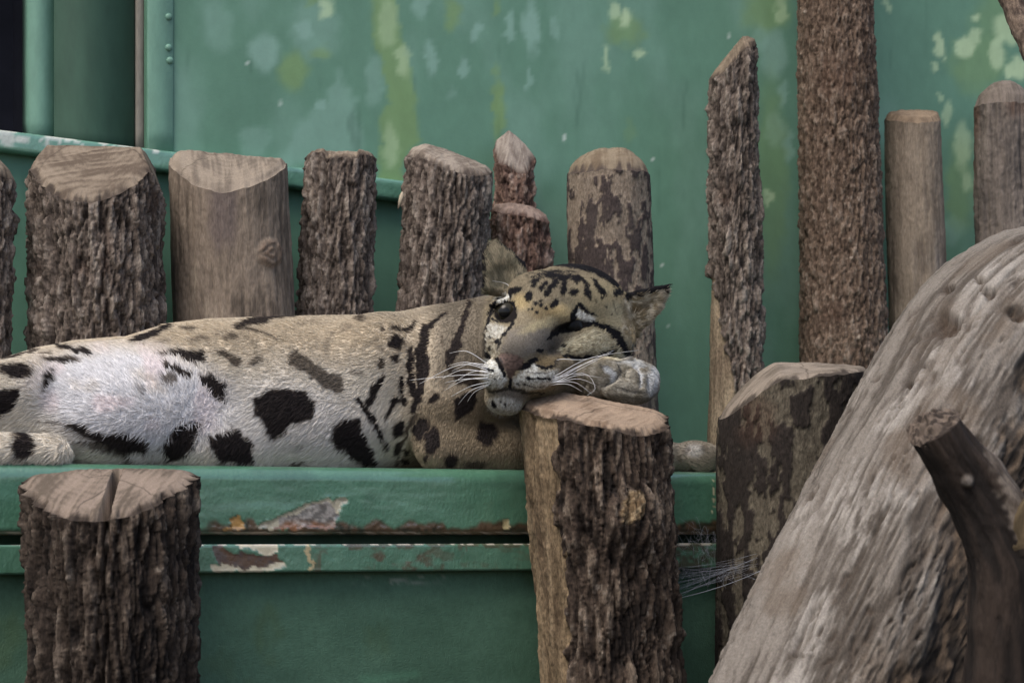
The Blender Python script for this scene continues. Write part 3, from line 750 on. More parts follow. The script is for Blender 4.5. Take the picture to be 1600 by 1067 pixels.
def log_cols(v, TH, S, RR):
    x, y = np.cos(TH) * RR, np.sin(TH) * RR
    px, py = to_px(v); z0 = 0 * px
    big = fbm(x * 9, y * 9, S * 4, 201, 3); g = fbm(x * 70 + 2 * big, y * 70, S * 9, 202, 5, .6); pit = fbm(x * 130, y * 130, S * 60, 203, 4)
    fine = fbm(x * 300, y * 300, S * 110, 207, 3)
    dec_shade = sst(-.05, .3, -big * .8 + .9 * (x * 0 + np.clip((px - 1375 - (1067 - py) * .33) / 150, -1, 1.3)) + .45 * fbm(x * 28, y * 28, S * 18, 204, 3) - .45)
    cr = np.clip(1 - np.abs(noise(x * 34 + .9 * g, y * 34, S * 4.5, 205)) * 9, 0, 1) * sst(.05, .3, noise(x * 22, y * 22, S * 8, 206))
    cr = np.maximum(cr, .8 * np.clip(1 - np.abs(noise(x * 95 + 1.5 * g, y * 95, S * 7, 215)) * 7, 0, 1) * sst(-.05, .3, noise(x * 40, y * 40, S * 16, 216)))
    pits = sst(.28, .45, pit) * sst(-.1, .3, fbm(x * 20, y * 20, S * 14, 208, 2))
    hole = np.zeros_like(px)
    for hx, hy, rx, ry in ((1478, 505, 20, 16), (1545, 458, 9, 7), (1530, 438, 6, 5), (1480, 452, 5, 4), (1420, 600, 5, 4), (1590, 490, 14, 10), (1525, 702, 12, 14)):
        hole = np.maximum(hole, ell(px + 4 * noise(px / 7, py / 7, z0, 209), py, hx, hy, rx, ry, 20, .6))
    sw = np.hypot((px - 1560) / 70, (py - 690) / 80)
    swm = np.exp(-sw ** 2)
    swirl = np.sin(sw * 22 + 3 * g)
    h = .012 * big + .0034 * g + .0016 * fine + .0011 * fbm(x * 420 + 6 * big, y * 420, S * 16, 214, 4, .65) - .0045 * cr - .003 * pits - .009 * hole - dec_shade * (.004 + .006 * np.abs(fbm(x * 45, y * 45, S * 22, 211, 3))) + .0012 * swm * swirl * dec_shade + .008 * swm
    fib = fbm(x * 420 + 6 * big, y * 420, S * 16, 214, 4, .65)
    c = mix(rgb(78, 71, 64), rgb(124, 117, 109), sst(-.40, .30, g + .3 * big + .7 * fib))
    c = mix(c, rgb(158, 152, 144), .75 * sst(.10, .45, fbm(x * 24, y * 24, S * 10, 212, 5, .6) + .35 * fib))
    c = mix(c, rgb(98, 86, 74), .6 * sst(.05, .45, fbm(x * 18, y * 18, S * 14, 213, 5, .6)))
    cd = mix(rgb(36, 30, 25), rgb(90, 76, 62), sst(-.3, .4, pit + .5 * fine))  # decayed brown, its colour deepened to carry the shade on this side
    c = c * .86
    c = mix(c, cd, dec_shade * .92); c = mix(c, rgb(62, 52, 44), np.maximum(cr * .65, pits * .7)); c = mix(c, rgb(58, 46, 36), hole * .8)
    return h, c
logp = [P(1180, 1440, 1.86), P(1235, 1290, 1.92), P(1303, 1140, 1.97), P(1400, 930, 2.03), P(1502, 723, 2.10), P(1600, 560, 2.17), P(1690, 507, 2.25), P(1850, 480, 2.36), P(2050, 470, 2.5)]
lr = [.112, .108, .107, .107, .110, .112, .106, .10, .095]
root = empty('driftwood_log', P(1235, 1290, 1.92), 'huge pale weathered driftwood log leaning diagonally across the stump', 'log')
sweep('trunk', logp, lr, log_cols, M['wood'], root, 560, 420)
lowp = [P(1180, 1440, 1.86), P(1150, 1700, 1.80)]
# foot of the log down to the soil
foot = [logp[0], logp[0] + (np.array([-.05, -.02, -.25])), np.array([logp[0][0] - .10, logp[0][1] - .05, -.02])]
sweep('trunk_foot', foot, [.112, .12, .13], lambda v, TH, S, RR: (.012 * fbm(np.cos(TH), np.sin(TH), S * 5, 5), mix(rgb(100, 88, 76), rgb(150, 138, 124), sst(-.4, .4, fbm(np.cos(TH) * 8, np.sin(TH) * 8, S * 6, 6)))), M['wood'], root, 40, 40)

# broken branch standing in front of the log
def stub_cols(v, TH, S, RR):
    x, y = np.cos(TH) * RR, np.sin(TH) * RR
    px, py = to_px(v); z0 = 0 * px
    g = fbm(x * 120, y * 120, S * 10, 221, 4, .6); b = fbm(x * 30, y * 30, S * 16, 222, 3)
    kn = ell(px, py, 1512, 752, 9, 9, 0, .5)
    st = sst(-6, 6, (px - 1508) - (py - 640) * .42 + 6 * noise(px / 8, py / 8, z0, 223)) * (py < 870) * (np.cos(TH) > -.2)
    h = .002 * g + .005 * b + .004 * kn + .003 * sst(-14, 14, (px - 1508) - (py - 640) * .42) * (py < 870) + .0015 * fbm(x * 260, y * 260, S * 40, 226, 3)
    c = mix(rgb(28, 23, 20), rgb(52, 43, 37), sst(-.4, .4, g + .4 * b))  # dark brown wood, darkened further to stand in for shade in this corner
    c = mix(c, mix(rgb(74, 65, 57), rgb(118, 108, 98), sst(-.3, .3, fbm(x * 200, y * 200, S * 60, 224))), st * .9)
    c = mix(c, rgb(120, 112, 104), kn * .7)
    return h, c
root = empty('broken_branch', P(1590, 1300, 1.80), 'dark broken branch stub with splintered end standing in front of the log', 'branch')
sp = [P(1462, 672, 1.80), P(1486, 712, 1.805), P(1540, 800, 1.815), P(1580, 880, 1.82), P(1590, 980, 1.83), P(1592, 1110, 1.84), P(1592, 1300, 1.85), np.array([P(1592, 1300, 1.85)[0], 1.85, -.02])]
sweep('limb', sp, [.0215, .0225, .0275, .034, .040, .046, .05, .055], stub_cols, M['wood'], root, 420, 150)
d = sp[1] - sp[0]; d /= np.linalg.norm(d)
u = np.cross(d, [0, -1.0, 0]); u /= np.linalg.norm(u); w = np.cross(d, u)
nr, nc = 26, 90
fr = np.linspace(1, 0, nr); th = np.linspace(0, 2 * np.pi, nc, endpoint=False)
U, W = np.outer(fr, np.cos(th)), np.outer(fr, np.sin(th))
lift = .010 * (1 - U ** 2 - W ** 2) + .010 * np.floor(3 * (W + .3 * noise(U * 3, W * 3, 0 * U, 5))) / 3 * .5 + .004 * noise(U * 5, W * 12, 0 * U, 6) * (fr[:, None] < .97)
cv = sp[0] + .0218 * (U[..., None] * u + W[..., None] * w) - d * (lift + .002)[..., None]
cc = mix(rgb(52, 45, 40), rgb(104, 92, 82), sst(-.3, .4, fbm(U * 3, W * 14, 0 * U, 225)))
mesh_obj('broken_end', cv.reshape(-1, 3), grid_faces(nr, nc, True), M['cut'], root, cc.reshape(-1, 3))
sweep('side_shoot', [P(1585, 905, 1.82), P(1600, 850, 1.80), P(1622, 790, 1.79), P(1670, 740, 1.79)], [.008, .014, .013, .010],
      lambda v, TH, S, RR: (.002 * fbm(np.cos(TH) * 3, np.sin(TH) * 3, S * 60, 8), mix(rgb(70, 60, 44), rgb(104, 90, 68), sst(-.4, .4, fbm(np.cos(TH) * 3, np.sin(TH) * 3, S * 40, 9)))), M['wood'], root, 60, 40)
root = empty('leaning_branch', P(1690, 330, 2.2), 'thin dark branch crossing the corner above the grey post', 'branch')
sweep('limb', [P(1500, -260, 2.45), P(1552, -70, 2.4), P(1590, 25, 2.36), P(1630, 120, 2.3), P(1690, 345, 2.24)], [.010, .011, .012, .013, .015],
      lambda v, TH, S, RR: (.0022 * fbm(np.cos(TH) * 2, np.sin(TH) * 2, S * 90, 8), mix(rgb(52, 42, 36), rgb(104, 90, 78), sst(-.4, .4, fbm(np.cos(TH) * 3, np.sin(TH) * 3, S * 70, 9)))), M['bark'], root, 160, 40)
print('log', time.time() - T0)

# ------------------------------------------------------------------ the leopard: one continuous surface from a smooth-union field
H = 2.5
GX0, GX1, GY0, GY1, GD0, GD1 = -180, 1150, 368, 748, -175, 400
nx, ny, nd_ = int((GX1 - GX0) / H) + 1, int((GY1 - GY0) / H) + 1, int((GD1 - GD0) / H) + 1
FLD = np.full((nx, ny, nd_), 60.0, np.float32)
gx = (GX0 + H * np.arange(nx)).astype(np.float32); gy = (GY0 + H * np.arange(ny)).astype(np.float32); gd = (GD0 + H * np.arange(nd_)).astype(np.float32)
def region(lo, hi, pad):
    sl = []
    for a, l, h_ in ((gx, lo[0], hi[0]), (gy, lo[1], hi[1]), (gd, lo[2], hi[2])):
        i0 = max(0, int(np.searchsorted(a, l - pad))); i1 = min(len(a), int(np.searchsorted(a, h_ + pad)) + 1)
        sl.append(slice(i0, max(i1, i0)))
    return tuple(sl)
def put(lo, hi, k, fun, sub=False):
    s_ = region(lo, hi, k + 8)
    X, Y_, D_ = gx[s_[0]][:, None, None], gy[s_[1]][None, :, None], gd[s_[2]][None, None, :]
    b = fun(X, Y_, D_).astype(np.float32)
    a = FLD[s_]
    if sub:
        b = -b; hh = np.maximum(k - np.abs(a - b), 0) / k; FLD[s_] = np.maximum(a, b) + hh * hh * k * .25
    else:
        hh = np.maximum(k - np.abs(a - b), 0) / k; FLD[s_] = np.minimum(a, b) - hh * hh * k * .25
def E(cx, cy, cd, rx, ry, rd, k=12, ang=0, sub=False, yaw=0):
    m = max(rx, ry, rd); c, s_ = math.cos(R(ang)), math.sin(R(ang)); cw, sw_ = math.cos(R(yaw)), math.sin(R(yaw))
    def f(X, Y_, D_):
        a, b, d_ = X - cx, Y_ - cy, D_ - cd
        a, d_ = a * cw + d_ * sw_, -a * sw_ + d_ * cw
        a, b = a * c + b * s_, -a * s_ + b * c
        k0 = np.sqrt((a / rx) ** 2 + (b / ry) ** 2 + (d_ / rd) ** 2) + 1e-6
        k1 = np.sqrt((a / rx ** 2) ** 2 + (b / ry ** 2) ** 2 + (d_ / rd ** 2) ** 2) + 1e-6
        return k0 * (k0 - 1) / k1
    put((cx - m, cy - m, cd - m), (cx + m, cy + m, cd + m), k, f, sub)
def Cp(a, b, ra, rb, k=14, sub=False):
    a, b = np.array(a, float), np.array(b, float); r = max(ra, rb)
    def f(X, Y_, D_):
        v = b - a
        t = np.clip(((X - a[0]) * v[0] + (Y_ - a[1]) * v[1] + (D_ - a[2]) * v[2]) / (v @ v), 0, 1)
        return np.sqrt((X - a[0] - t * v[0]) ** 2 + (Y_ - a[1] - t * v[1]) ** 2 + (D_ - a[2] - t * v[2]) ** 2) - (ra + (rb - ra) * t)
    put(np.minimum(a, b) - r, np.maximum(a, b) + r, k, f, sub)
def PlateE(pts, d0, thick, rnd, k=8, sx=0.0, sy=0.0):
    xs, ys = [p[0] for p in pts], [p[1] for p in pts]; x0, y0 = np.mean(xs), np.mean(ys)
    def f(X, Y_, D_):
        s2 = poly_sd(X + 0 * Y_, Y_ + 0 * X, pts)[:, :, 0][:, :, None] + rnd if False else poly_sd((X + 0 * Y_)[:, :, 0], (Y_ + 0 * X)[:, :, 0], pts)[:, :, None] + rnd
        dd = np.abs(D_ - d0 - sx * (X - x0) - sy * (Y_ - y0)) - thick
        return np.hypot(np.maximum(s2, 0), np.maximum(dd, 0)) + np.minimum(np.maximum(s2, dd), 0) - rnd
    m = abs(sx) * 50 + abs(sy) * 50
    put((min(xs), min(ys), d0 - thick - rnd - m), (max(xs), max(ys), d0 + thick + rnd + m), k, f)

# trunk: swept elliptical sections  (px, top row, bottom row, half depth, centre depth)
TR = np.array([(-260, 590, 738, 120, 0), (-60, 574, 738, 135, 0), (0, 563, 738, 140, 0), (60, 545, 739, 145, 0), (120, 534, 739, 148, 0), (200, 527, 739, 150, 0), (260, 508, 739, 150, 0),
    (330, 500, 739, 152, 0), (450, 496, 739, 155, 0), (570, 494, 739, 152, 0), (650, 493, 739, 146, 5), (710, 489, 738, 138, 12), (760, 478, 736, 118, 20), (830, 520, 734, 60, 10)], float)
def trunk(X, Y_, D_):
    x = X[:, 0, 0]
    t, b, hd, cd = [np.interp(x, TR[:, 0], TR[:, i])[:, None, None] for i in (1, 2, 3, 4)]
    c, hh = (t + b) / 2, (b - t) / 2
    u, v = (Y_ - c) / hh, (D_ - cd) / hd
    k0 = np.power(np.abs(u) ** 2.3 + np.abs(v) ** 2.3 + 1e-9, 1 / 2.3)
    k1 = np.sqrt((u / hh) ** 2 + (v / hd) ** 2) / np.maximum(np.hypot(u, v), 1e-4) + 1e-6
    return (k0 - 1) / k1 * .95
put((GX0, GY0, GD0), (820, GY1, 190), 4, trunk)
# flattened underside where it lies on the ledge is given by the trunk sections; groin and thigh bulges
E(215, 648, 95, 165, 92, 88, 18, -6)
E(330, 690, 110, 110, 62, 62, 24, 12)
Cp((-190, 650, 70), (45, 606, 105), 66, 46, 20)
Cp((-190, 706, 140), (85, 708, 150), 33, 27, 8)
E(480, 660, 100, 120, 80, 68, 40, 10)
E(600, 560, 95, 70, 66, 60, 40)
# shoulder and the near foreleg folded under the chin, paw beyond the stump
E(712, 610, 120, 82, 112, 62, 16, 8)
Cp((690, 700, 140), (800, 706, 135), 40, 36, 22)
Cp((800, 706, 135), (1040, 714, 110), 34, 25, 12)
E(1085, 714, 108, 40, 25, 30, 10)
for a, b in ((1098, 136), (1108, 118), (1106, 100)): E(a, 716, b, 24, 22, 10, 3)
# neck
Cp((700, 590, 40), (860, 525, 150), 108, 84, 40)
# head
HD = 190
E(886, 503, HD, 99, 83, 96, 26, 6)
E(905, 470, HD + 20, 70, 52, 70, 20, 12)
E(850, 468, HD + 58, 58, 42, 44, 22, 12)
E(935, 535, HD + 32, 54, 46, 52, 22)                  # cheek, image right
E(792, 540, HD + 58, 42, 58, 52, 22, -12)             # cheek, image left
Cp((848, 490, HD + 72), (810, 546, HD + 128), 42, 36, 22)  # bridge of the nose
E(900, 545, HD + 62, 46, 34, 44, 16, -8)
E(782, 586, HD + 120, 31, 26, 34, 16, 6)              # muzzle pads
E(836, 585, HD + 118, 48, 28, 40, 16, -8)
E(868, 577, HD + 98, 30, 20, 34, 16, -8)
E(801, 568, HD + 136, 19, 14, 17, 18, 10)             # nose pad
E(790, 622, HD + 96, 32, 26, 34, 14, 6)               # chin
E(800, 604, HD + 104, 36, 18, 34, 14)
E(850, 600, HD + 60, 62, 26, 54, 18)
E(786, 474, HD + 66, 20, 6, 16, 8, -10)
E(830, 478, HD + 92, 15, 12, 13, 12)                  # brow swellings
E(872, 492, HD + 104, 17, 12, 14, 12, 15)
# ears
PlateE([(758, 458), (757, 405), (763, 389), (771, 381), (786, 386), (802, 399), (820, 417), (828, 444), (804, 466)], HD - 18, 4, 7, 10, .25, .5)
E(784, 428, HD + 4, 20, 30, 14, 5, -12, True)
PlateE([(960, 462), (1000, 456), (1044, 448), (1038, 464), (1028, 486), (1008, 506), (990, 524), (966, 520)], HD - 22, 5, 6, 12, .1, -.35)
E(1002, 486, HD + 0, 26, 14, 13, 5, -38, True)
# raised forepaw lying on the stump beside the cheek
Cp((860, 606, HD + 15), (932, 596, HD + 78), 24, 34, 10)
E(944, 592, HD + 92, 48, 33, 36, 10, 4)
E(990, 588, HD + 92, 38, 26, 22, 5, 14)
E(1000, 600, HD + 112, 30, 24, 17, 4, 16)
E(978, 612, HD + 120, 40, 19, 17, 4, 8)
E(1006, 594, HD + 72, 24, 26, 16, 4, 10)
def crease(pts, r, k=4):
    q = [(a, b, surf(a, b) + 1.0) for a, b in pts]
    for i in range(len(q) - 1): Cp(q[i], q[i + 1], r, r, k, True)
# mouth, philtrum, nostrils, eye sockets
Cp((797, 588, HD + 178), (797, 606, HD + 160), 3.5, 4, 5, True)
Cp((797, 606, HD + 172), (760, 612, HD + 138), 3, 3, 5, True)
Cp((797, 606, HD + 172), (850, 618, HD + 150), 3, 3, 5, True)
def surf(px, py):
    i, j = int(round((px - GX0) / H)), int(round((py - GY0) / H))
    col = FLD[i, j]
    k = np.nonzero(col < 0)[0].max()
    return gd[k] + H * float(-col[k] / (col[k + 1] - col[k]))
for _p, _r in (([(990, 571), (998, 584), (1000, 604)], 3.0), ([(1008, 577), (1014, 590), (1013, 606)], 2.6), ([(966, 571), (969, 582), (960, 595), (944, 603)], 3.0), ([(962, 607), (985, 613), (1008, 614)], 2.4), ([(908, 588), (914, 600), (908, 610)], 2.4)):
    crease(_p, _r)
sL, sR = surf(790, 489), surf(893, 509)
print('eye depth', sL, sR, 'nose', surf(803, 566), 'chin', surf(788, 630), 'pad', surf(840, 590), 'paw', surf(980, 600))
E(789, 490, sL + 2, 15.5, 13.5, 11, 4, 15, True, 0)
E(891, 511, sR + 2, 24, 6.5, 9, 4, -16, True, 0)
Cp((785, 572, HD + 178), (779, 566, HD + 165), 3.5, 3, 4, True)
Cp((818, 576, HD + 178), (832, 568, HD + 165), 4, 3, 4, True)

def surface_nets(f):
    inside = f < 0
    n8 = np.zeros(tuple(s - 1 for s in f.shape), np.uint8)
    cor = [(a, b, c) for a in (0, 1) for b in (0, 1) for c in (0, 1)]
    sl = lambda a, n: slice(a, n - 1 + a)
    for a, b, c in cor: n8 += inside[sl(a, f.shape[0]), sl(b, f.shape[1]), sl(c, f.shape[2])]
    idx = np.argwhere((n8 > 0) & (n8 < 8))
    vid = np.full(n8.shape, -1, np.int32); vid[tuple(idx.T)] = np.arange(len(idx))
    acc = np.zeros((len(idx), 3)); cnt = np.zeros(len(idx))
    val = {c: f[idx[:, 0] + c[0], idx[:, 1] + c[1], idx[:, 2] + c[2]] for c in cor}
    for c in cor:
        for ax in range(3):
            if c[ax] == 0:
                d_ = list(c); d_[ax] = 1; d_ = tuple(d_)
                va, vb = val[c], val[d_]; m = (va < 0) != (vb < 0)
                t = np.where(m, va / np.where(m, va - vb, 1), 0)
                p = np.array(c, float)[None] + np.eye(3)[ax][None] * t[:, None]
                acc += p * m[:, None]; cnt += m
    pos = idx + acc / cnt[:, None]
    faces = []
    for ax in range(3):
        o1, o2 = [(1, 2), (2, 0), (0, 1)][ax]
        s0 = [slice(None)] * 3; s1 = [slice(None)] * 3; s0[ax] = slice(0, -1); s1[ax] = slice(1, None)
        a_, b_ = inside[tuple(s0)], inside[tuple(s1)]
        e = np.argwhere(a_ != b_)
        flip = a_[tuple(e.T)]
        ok = (e[:, o1] > 0) & (e[:, o2] > 0) & (e[:, o1] < f.shape[o1] - 1) & (e[:, o2] < f.shape[o2] - 1)
        e, flip = e[ok], flip[ok]
        q = []
        for d1, d2 in ((-1, -1), (0, -1), (0, 0), (-1, 0)):
            k = e.copy(); k[:, o1] += d1; k[:, o2] += d2; q.append(vid[tuple(k.T)])
        q = np.stack(q, -1); q[~flip] = q[~flip][:, ::-1]
        faces.append(q)
    return pos, np.concatenate(faces)
FLD[0] = np.maximum(FLD[0], 1.0); FLD[-1] = np.maximum(FLD[-1], 1.0)
pos, LF = surface_nets(FLD)
LP = np.array([GX0, GY0, GD0]) + H * pos
def lsmooth(p, f, it):
    e = np.concatenate([f[:, [0, 1]], f[:, [1, 2]], f[:, [2, 3]], f[:, [3, 0]]])
    for _ in range(it):
        s_ = np.zeros_like(p); n_ = np.zeros(len(p))
        for a, b in ((0, 1), (1, 0)):
            for k in range(3): s_[:, k] += np.bincount(e[:, a], p[e[:, b], k], len(p))
            n_ += np.bincount(e[:, a], minlength=len(p))
        p = .5 * p + .5 * s_ / n_[:, None]
    return p
LP = lsmooth(LP, LF, 1)
SC_ = 2.5 / F                                              # metres per photo pixel at the leopard
def lmap(p):
    Y = plane(p[:, 0], Y_BODY) - p[:, 2] * SC_
    return P(p[:, 0], p[:, 1], Y)
LW = lmap(LP)
LW[:, 2] = np.maximum(LW[:, 2], np.where(LW[:, 1] > Y_LEDGE + YAW * LW[:, 0], LEDGE_Z + .0005, -9))
# orientation: the depth axis points at the viewer, so the frame is left-handed
def vnormals(v, f):
    a = v[f[:, 2]] - v[f[:, 0]]; b = v[f[:, 3]] - v[f[:, 1]]
    n_ = np.cross(a, b); out = np.zeros_like(v)
    for i in range(4):
        for k in range(3): out[:, k] += np.bincount(f[:, i], n_[:, k], len(v))
    return out / (np.linalg.norm(out, axis=1)[:, None] + 1e-12)
LN = vnormals(LW, LF)
top_i = np.argmin(LP[:, 1] + 1e3 * (np.abs(LP[:, 0] - 450) > 5))
if LN[top_i, 2] < 0:
    LF = LF[:, ::-1]; LN = -LN
print('leopard mesh', len(LW), time.time() - T0)

# coat pattern
BLK, DKB, TAN, PALE, WHITE, GREY, OLIVE = rgb(42, 37, 36), rgb(82, 72, 62), rgb(186, 172, 150), rgb(208, 200, 186), rgb(212, 211, 213), rgb(126, 119, 109), rgb(142, 131, 109)
SPOT_E = [(25, 580, 27, 11, 4, 1), (97, 562, 30, 5.5, -4, .95), (298, 515, 14, 3, 0, .7), (259, 534, 9, 4, 0, .45), (312, 532, 18, 4, -4, .6), (363, 530, 13, 6, 0, .65), (401, 565, 14, 8, -20, .6),
    (266, 594, 13, 11, 20, .7), (220, 610, 9, 7, 0, .45), (172, 571, 8, 8, 0, .22), (37, 699, 17, 19, -15, 1), (566, 497, 8, 5, 0, .8), (598, 513, 4.5, 4, 0, .8), (619, 536, 11, 12, -20, 1), (618, 561, 5, 7, 0, .9),
    (597, 568, 6, 7, -20, .8), (557, 582, 13, 4.5, 10, .5), (625, 668, 9, 13, 25, 1), (623, 702, 6, 12, 15, .9), (677, 623, 13, 6.5, -45, 1), (657, 669, 11, 21, 18, 1), (674, 688, 13, 24, 4, 1), (760, 674, 17, 24, 4, 1),
    (705, 719, 13, 12, 0, .95), (636, 707, 5, 6, 0, .9), (635, 723, 7, 6, 0, .9), (666, 717, 6, 6, 0, .9), (743, 726, 22, 7, 0, .8), (467, 699, 10, 6, 0, .35), (467, 724, 15, 4, 0, .7), (692, 532, 3, 9, 5, .6), (598, 545, 4, 6, 0, .5),
    (480, 505, 16, 4, -8, .35), (540, 540, 20, 12, 0, .12), (1075, 705, 8, 5, 0, .5), (1060, 716, 5, 7, 0, .5), (1100, 700, 7, 4, 0, .4)]
SPOT_P = [([(-30, 612), (31, 607), (30, 626), (16, 644), (-20, 662)], 1), ([(67, 585), (89, 579), (84, 594), (67, 613)], 1), ([(237, 551), (281, 549), (322, 551), (322, 566), (306, 571), (281, 558)], .95),
    ([(331, 551), (353, 547), (378, 563), (378, 576), (366, 573), (350, 557)], .75), ([(309, 588), (331, 585), (350, 604), (356, 632), (338, 626), (316, 604)], 1),
    ([(398, 619), (419, 610), (475, 610), (494, 629), (488, 651), (472, 660), (450, 660), (444, 679), (428, 690), (412, 669), (397, 644)], .97),
    ([(97, 660), (125, 661), (156, 676), (203, 676), (236, 691), (231, 706), (187, 706), (150, 691), (125, 678)], .95), ([(250, 697), (281, 663), (312, 657), (308, 679), (291, 712), (266, 721)], .97),
    ([(323, 679), (350, 678), (362, 665), (391, 688), (397, 724), (341, 721), (331, 697)], .97), ([(446, 556), (462, 549), (482, 561), (512, 581), (535, 587), (538, 612), (527, 617), (504, 606), (476, 584), (453, 572)], .72),
    ([(518, 668), (538, 653), (560, 654), (572, 685), (594, 724), (569, 728), (541, 709), (518, 687)], .97), ([(706, 623), (751, 606), (742, 637), (711, 660)], 1)]
SPOT_S = [([(440, 540), (452, 516), (490, 506), (540, 508)], [6, 6, 5, 4], .28), ([(508, 552), (530, 566), (562, 560)], [6, 7, 5], .25), ([(340, 524), (380, 522), (402, 540), (398, 560)], [5, 6, 6, 5], .35), ([(575, 520), (590, 530), (596, 552)], [4, 5, 4], .3), ([(300, 540), (330, 538)], [5, 4], .3),
    ([(84, 537), (140, 551)], [6, 11], 1), ([(10, 563), (62, 546)], [6, 4], .9), ([(64, 555), (84, 550)], [4, 4], .7), ([(207, 533), (240, 524), (268, 509)], [5, 12, 9], .95), ([(259, 569), (294, 588)], [9, 12], .95),
    ([(372, 512), (400, 504), (436, 496), (470, 494)], [9, 13, 11, 5], .9), ([(372, 512), (400, 520), (438, 533)], [8, 5, 3], .7), ([(508, 550), (521, 522), (552, 509)], [10, 10, 8], .4),
    ([(611, 512), (639, 516), (655, 504)], [4, 9, 4], .9), ([(700, 488), (678, 502), (664, 518), (659, 553), (661, 578), (656, 610), (646, 645)], [5, 9, 17, 20, 17, 14, 8], 1), ([(643, 545), (642, 568), (643, 600), (652, 640)], [8, 14, 9, 8], 1),
    ([(625, 591), (630, 633)], [7, 8], 1), ([(733, 474), (724, 505), (712, 537), (700, 566)], [7, 10, 17, 13], .95), ([(600, 590), (582, 611), (574, 630)], [9, 14, 9], .95), ([(560, 626), (583, 657), (606, 700)], [8, 12, 6], .97),
    ([(619, 624), (603, 650)], [11, 6], .95), ([(704, 575), (722, 590), (745, 600)], [14, 22, 16], .85), ([(60, 660), (95, 662), (110, 668)], [3, 5, 4], .6), ([(650, 640), (630, 690), (620, 730)], [7, 6, 5], .8), ([(120, 690), (180, 700), (210, 728)], [6, 14, 8], .7), ([(688, 620), (696, 600), (720, 575)], [3, 5, 4], .3)]
HEAD_E = [(826, 464, 5.5, 8.5, 10, 1), (838, 440, 8, 4, -28, 1), (834, 447, 6, 2.5, -5, .8), (846, 452, 4.5, 4.5, 0, 1), (852, 445, 6, 3.5, -30, 1), (865, 476, 5, 8, 40, 1), (896, 457.5, 8, 5, -5, 1), (880, 452, 5, 12, 5, 1), (858, 455, 5, 11, 35, 1),
    (868, 443, 5, 8, 35, .9), (917, 458, 5, 13, -18, 1), (940, 457, 5, 9, -30, 1), (860, 431, 12, 6, 5, .9), (880, 434, 10, 6, 10, .9), (900, 436, 9, 6, 20, .9), (930, 446, 4, 7, -20, .8), (838, 475, 4, 3, 0, .85), (845, 478, 2.6, 4, 30, .9),
    (853, 484, 3, 3, 0, .9), (838, 489, 3, 2.4, 0, .8), (832, 482, 2.4, 3, 0, .75), (825, 484, 2.2, 2.2, 0, .7), (846, 472, 3, 2, 0, .6), (940, 469, 3, 3, 0, .8), (945, 483, 3.5, 2.2, 30, .85), (955, 494, 2.4, 2, 0, .5), (930, 473, 2, 3, 0, .4), (805, 455, 10, 6, -20, .9), (798, 462, 3, 7, 0, .8),
    (755, 538, 5, 11, 5, .95), (761, 556, 8, 4, 30, .9), (776, 535, 4, 4, 0, .9), (766, 528, 3, 3, 0, .5), (765, 544, 2.4, 4, 0, .6), (844, 548, 5.5, 3.5, -15, .95), (868, 565, 4.5, 5, 20, .85), (880, 541, 3.5, 3, 0, .7), (886, 548, 2.5, 2, 0, .6), (905, 535, 3, 2, 0, .35), (920, 540, 3, 2, 0, .3),
    (771, 630, 4, 7, -12, .9), (782, 627, 2, 2, 0, .7), (790, 632, 2, 2, 0, .6), (811, 597, 1.8, 1.6, 0, .8), (819, 600, 1.8, 1.6, 0, .8), (829, 603, 3, 1.6, 0, .8), (842, 604, 3, 1.6, 0, .7), (774, 591, 1.6, 1.4, 0, .7), (781, 591, 1.6, 1.4, 0, .6), (764, 600, 1.6, 1.4, 0, .5)]
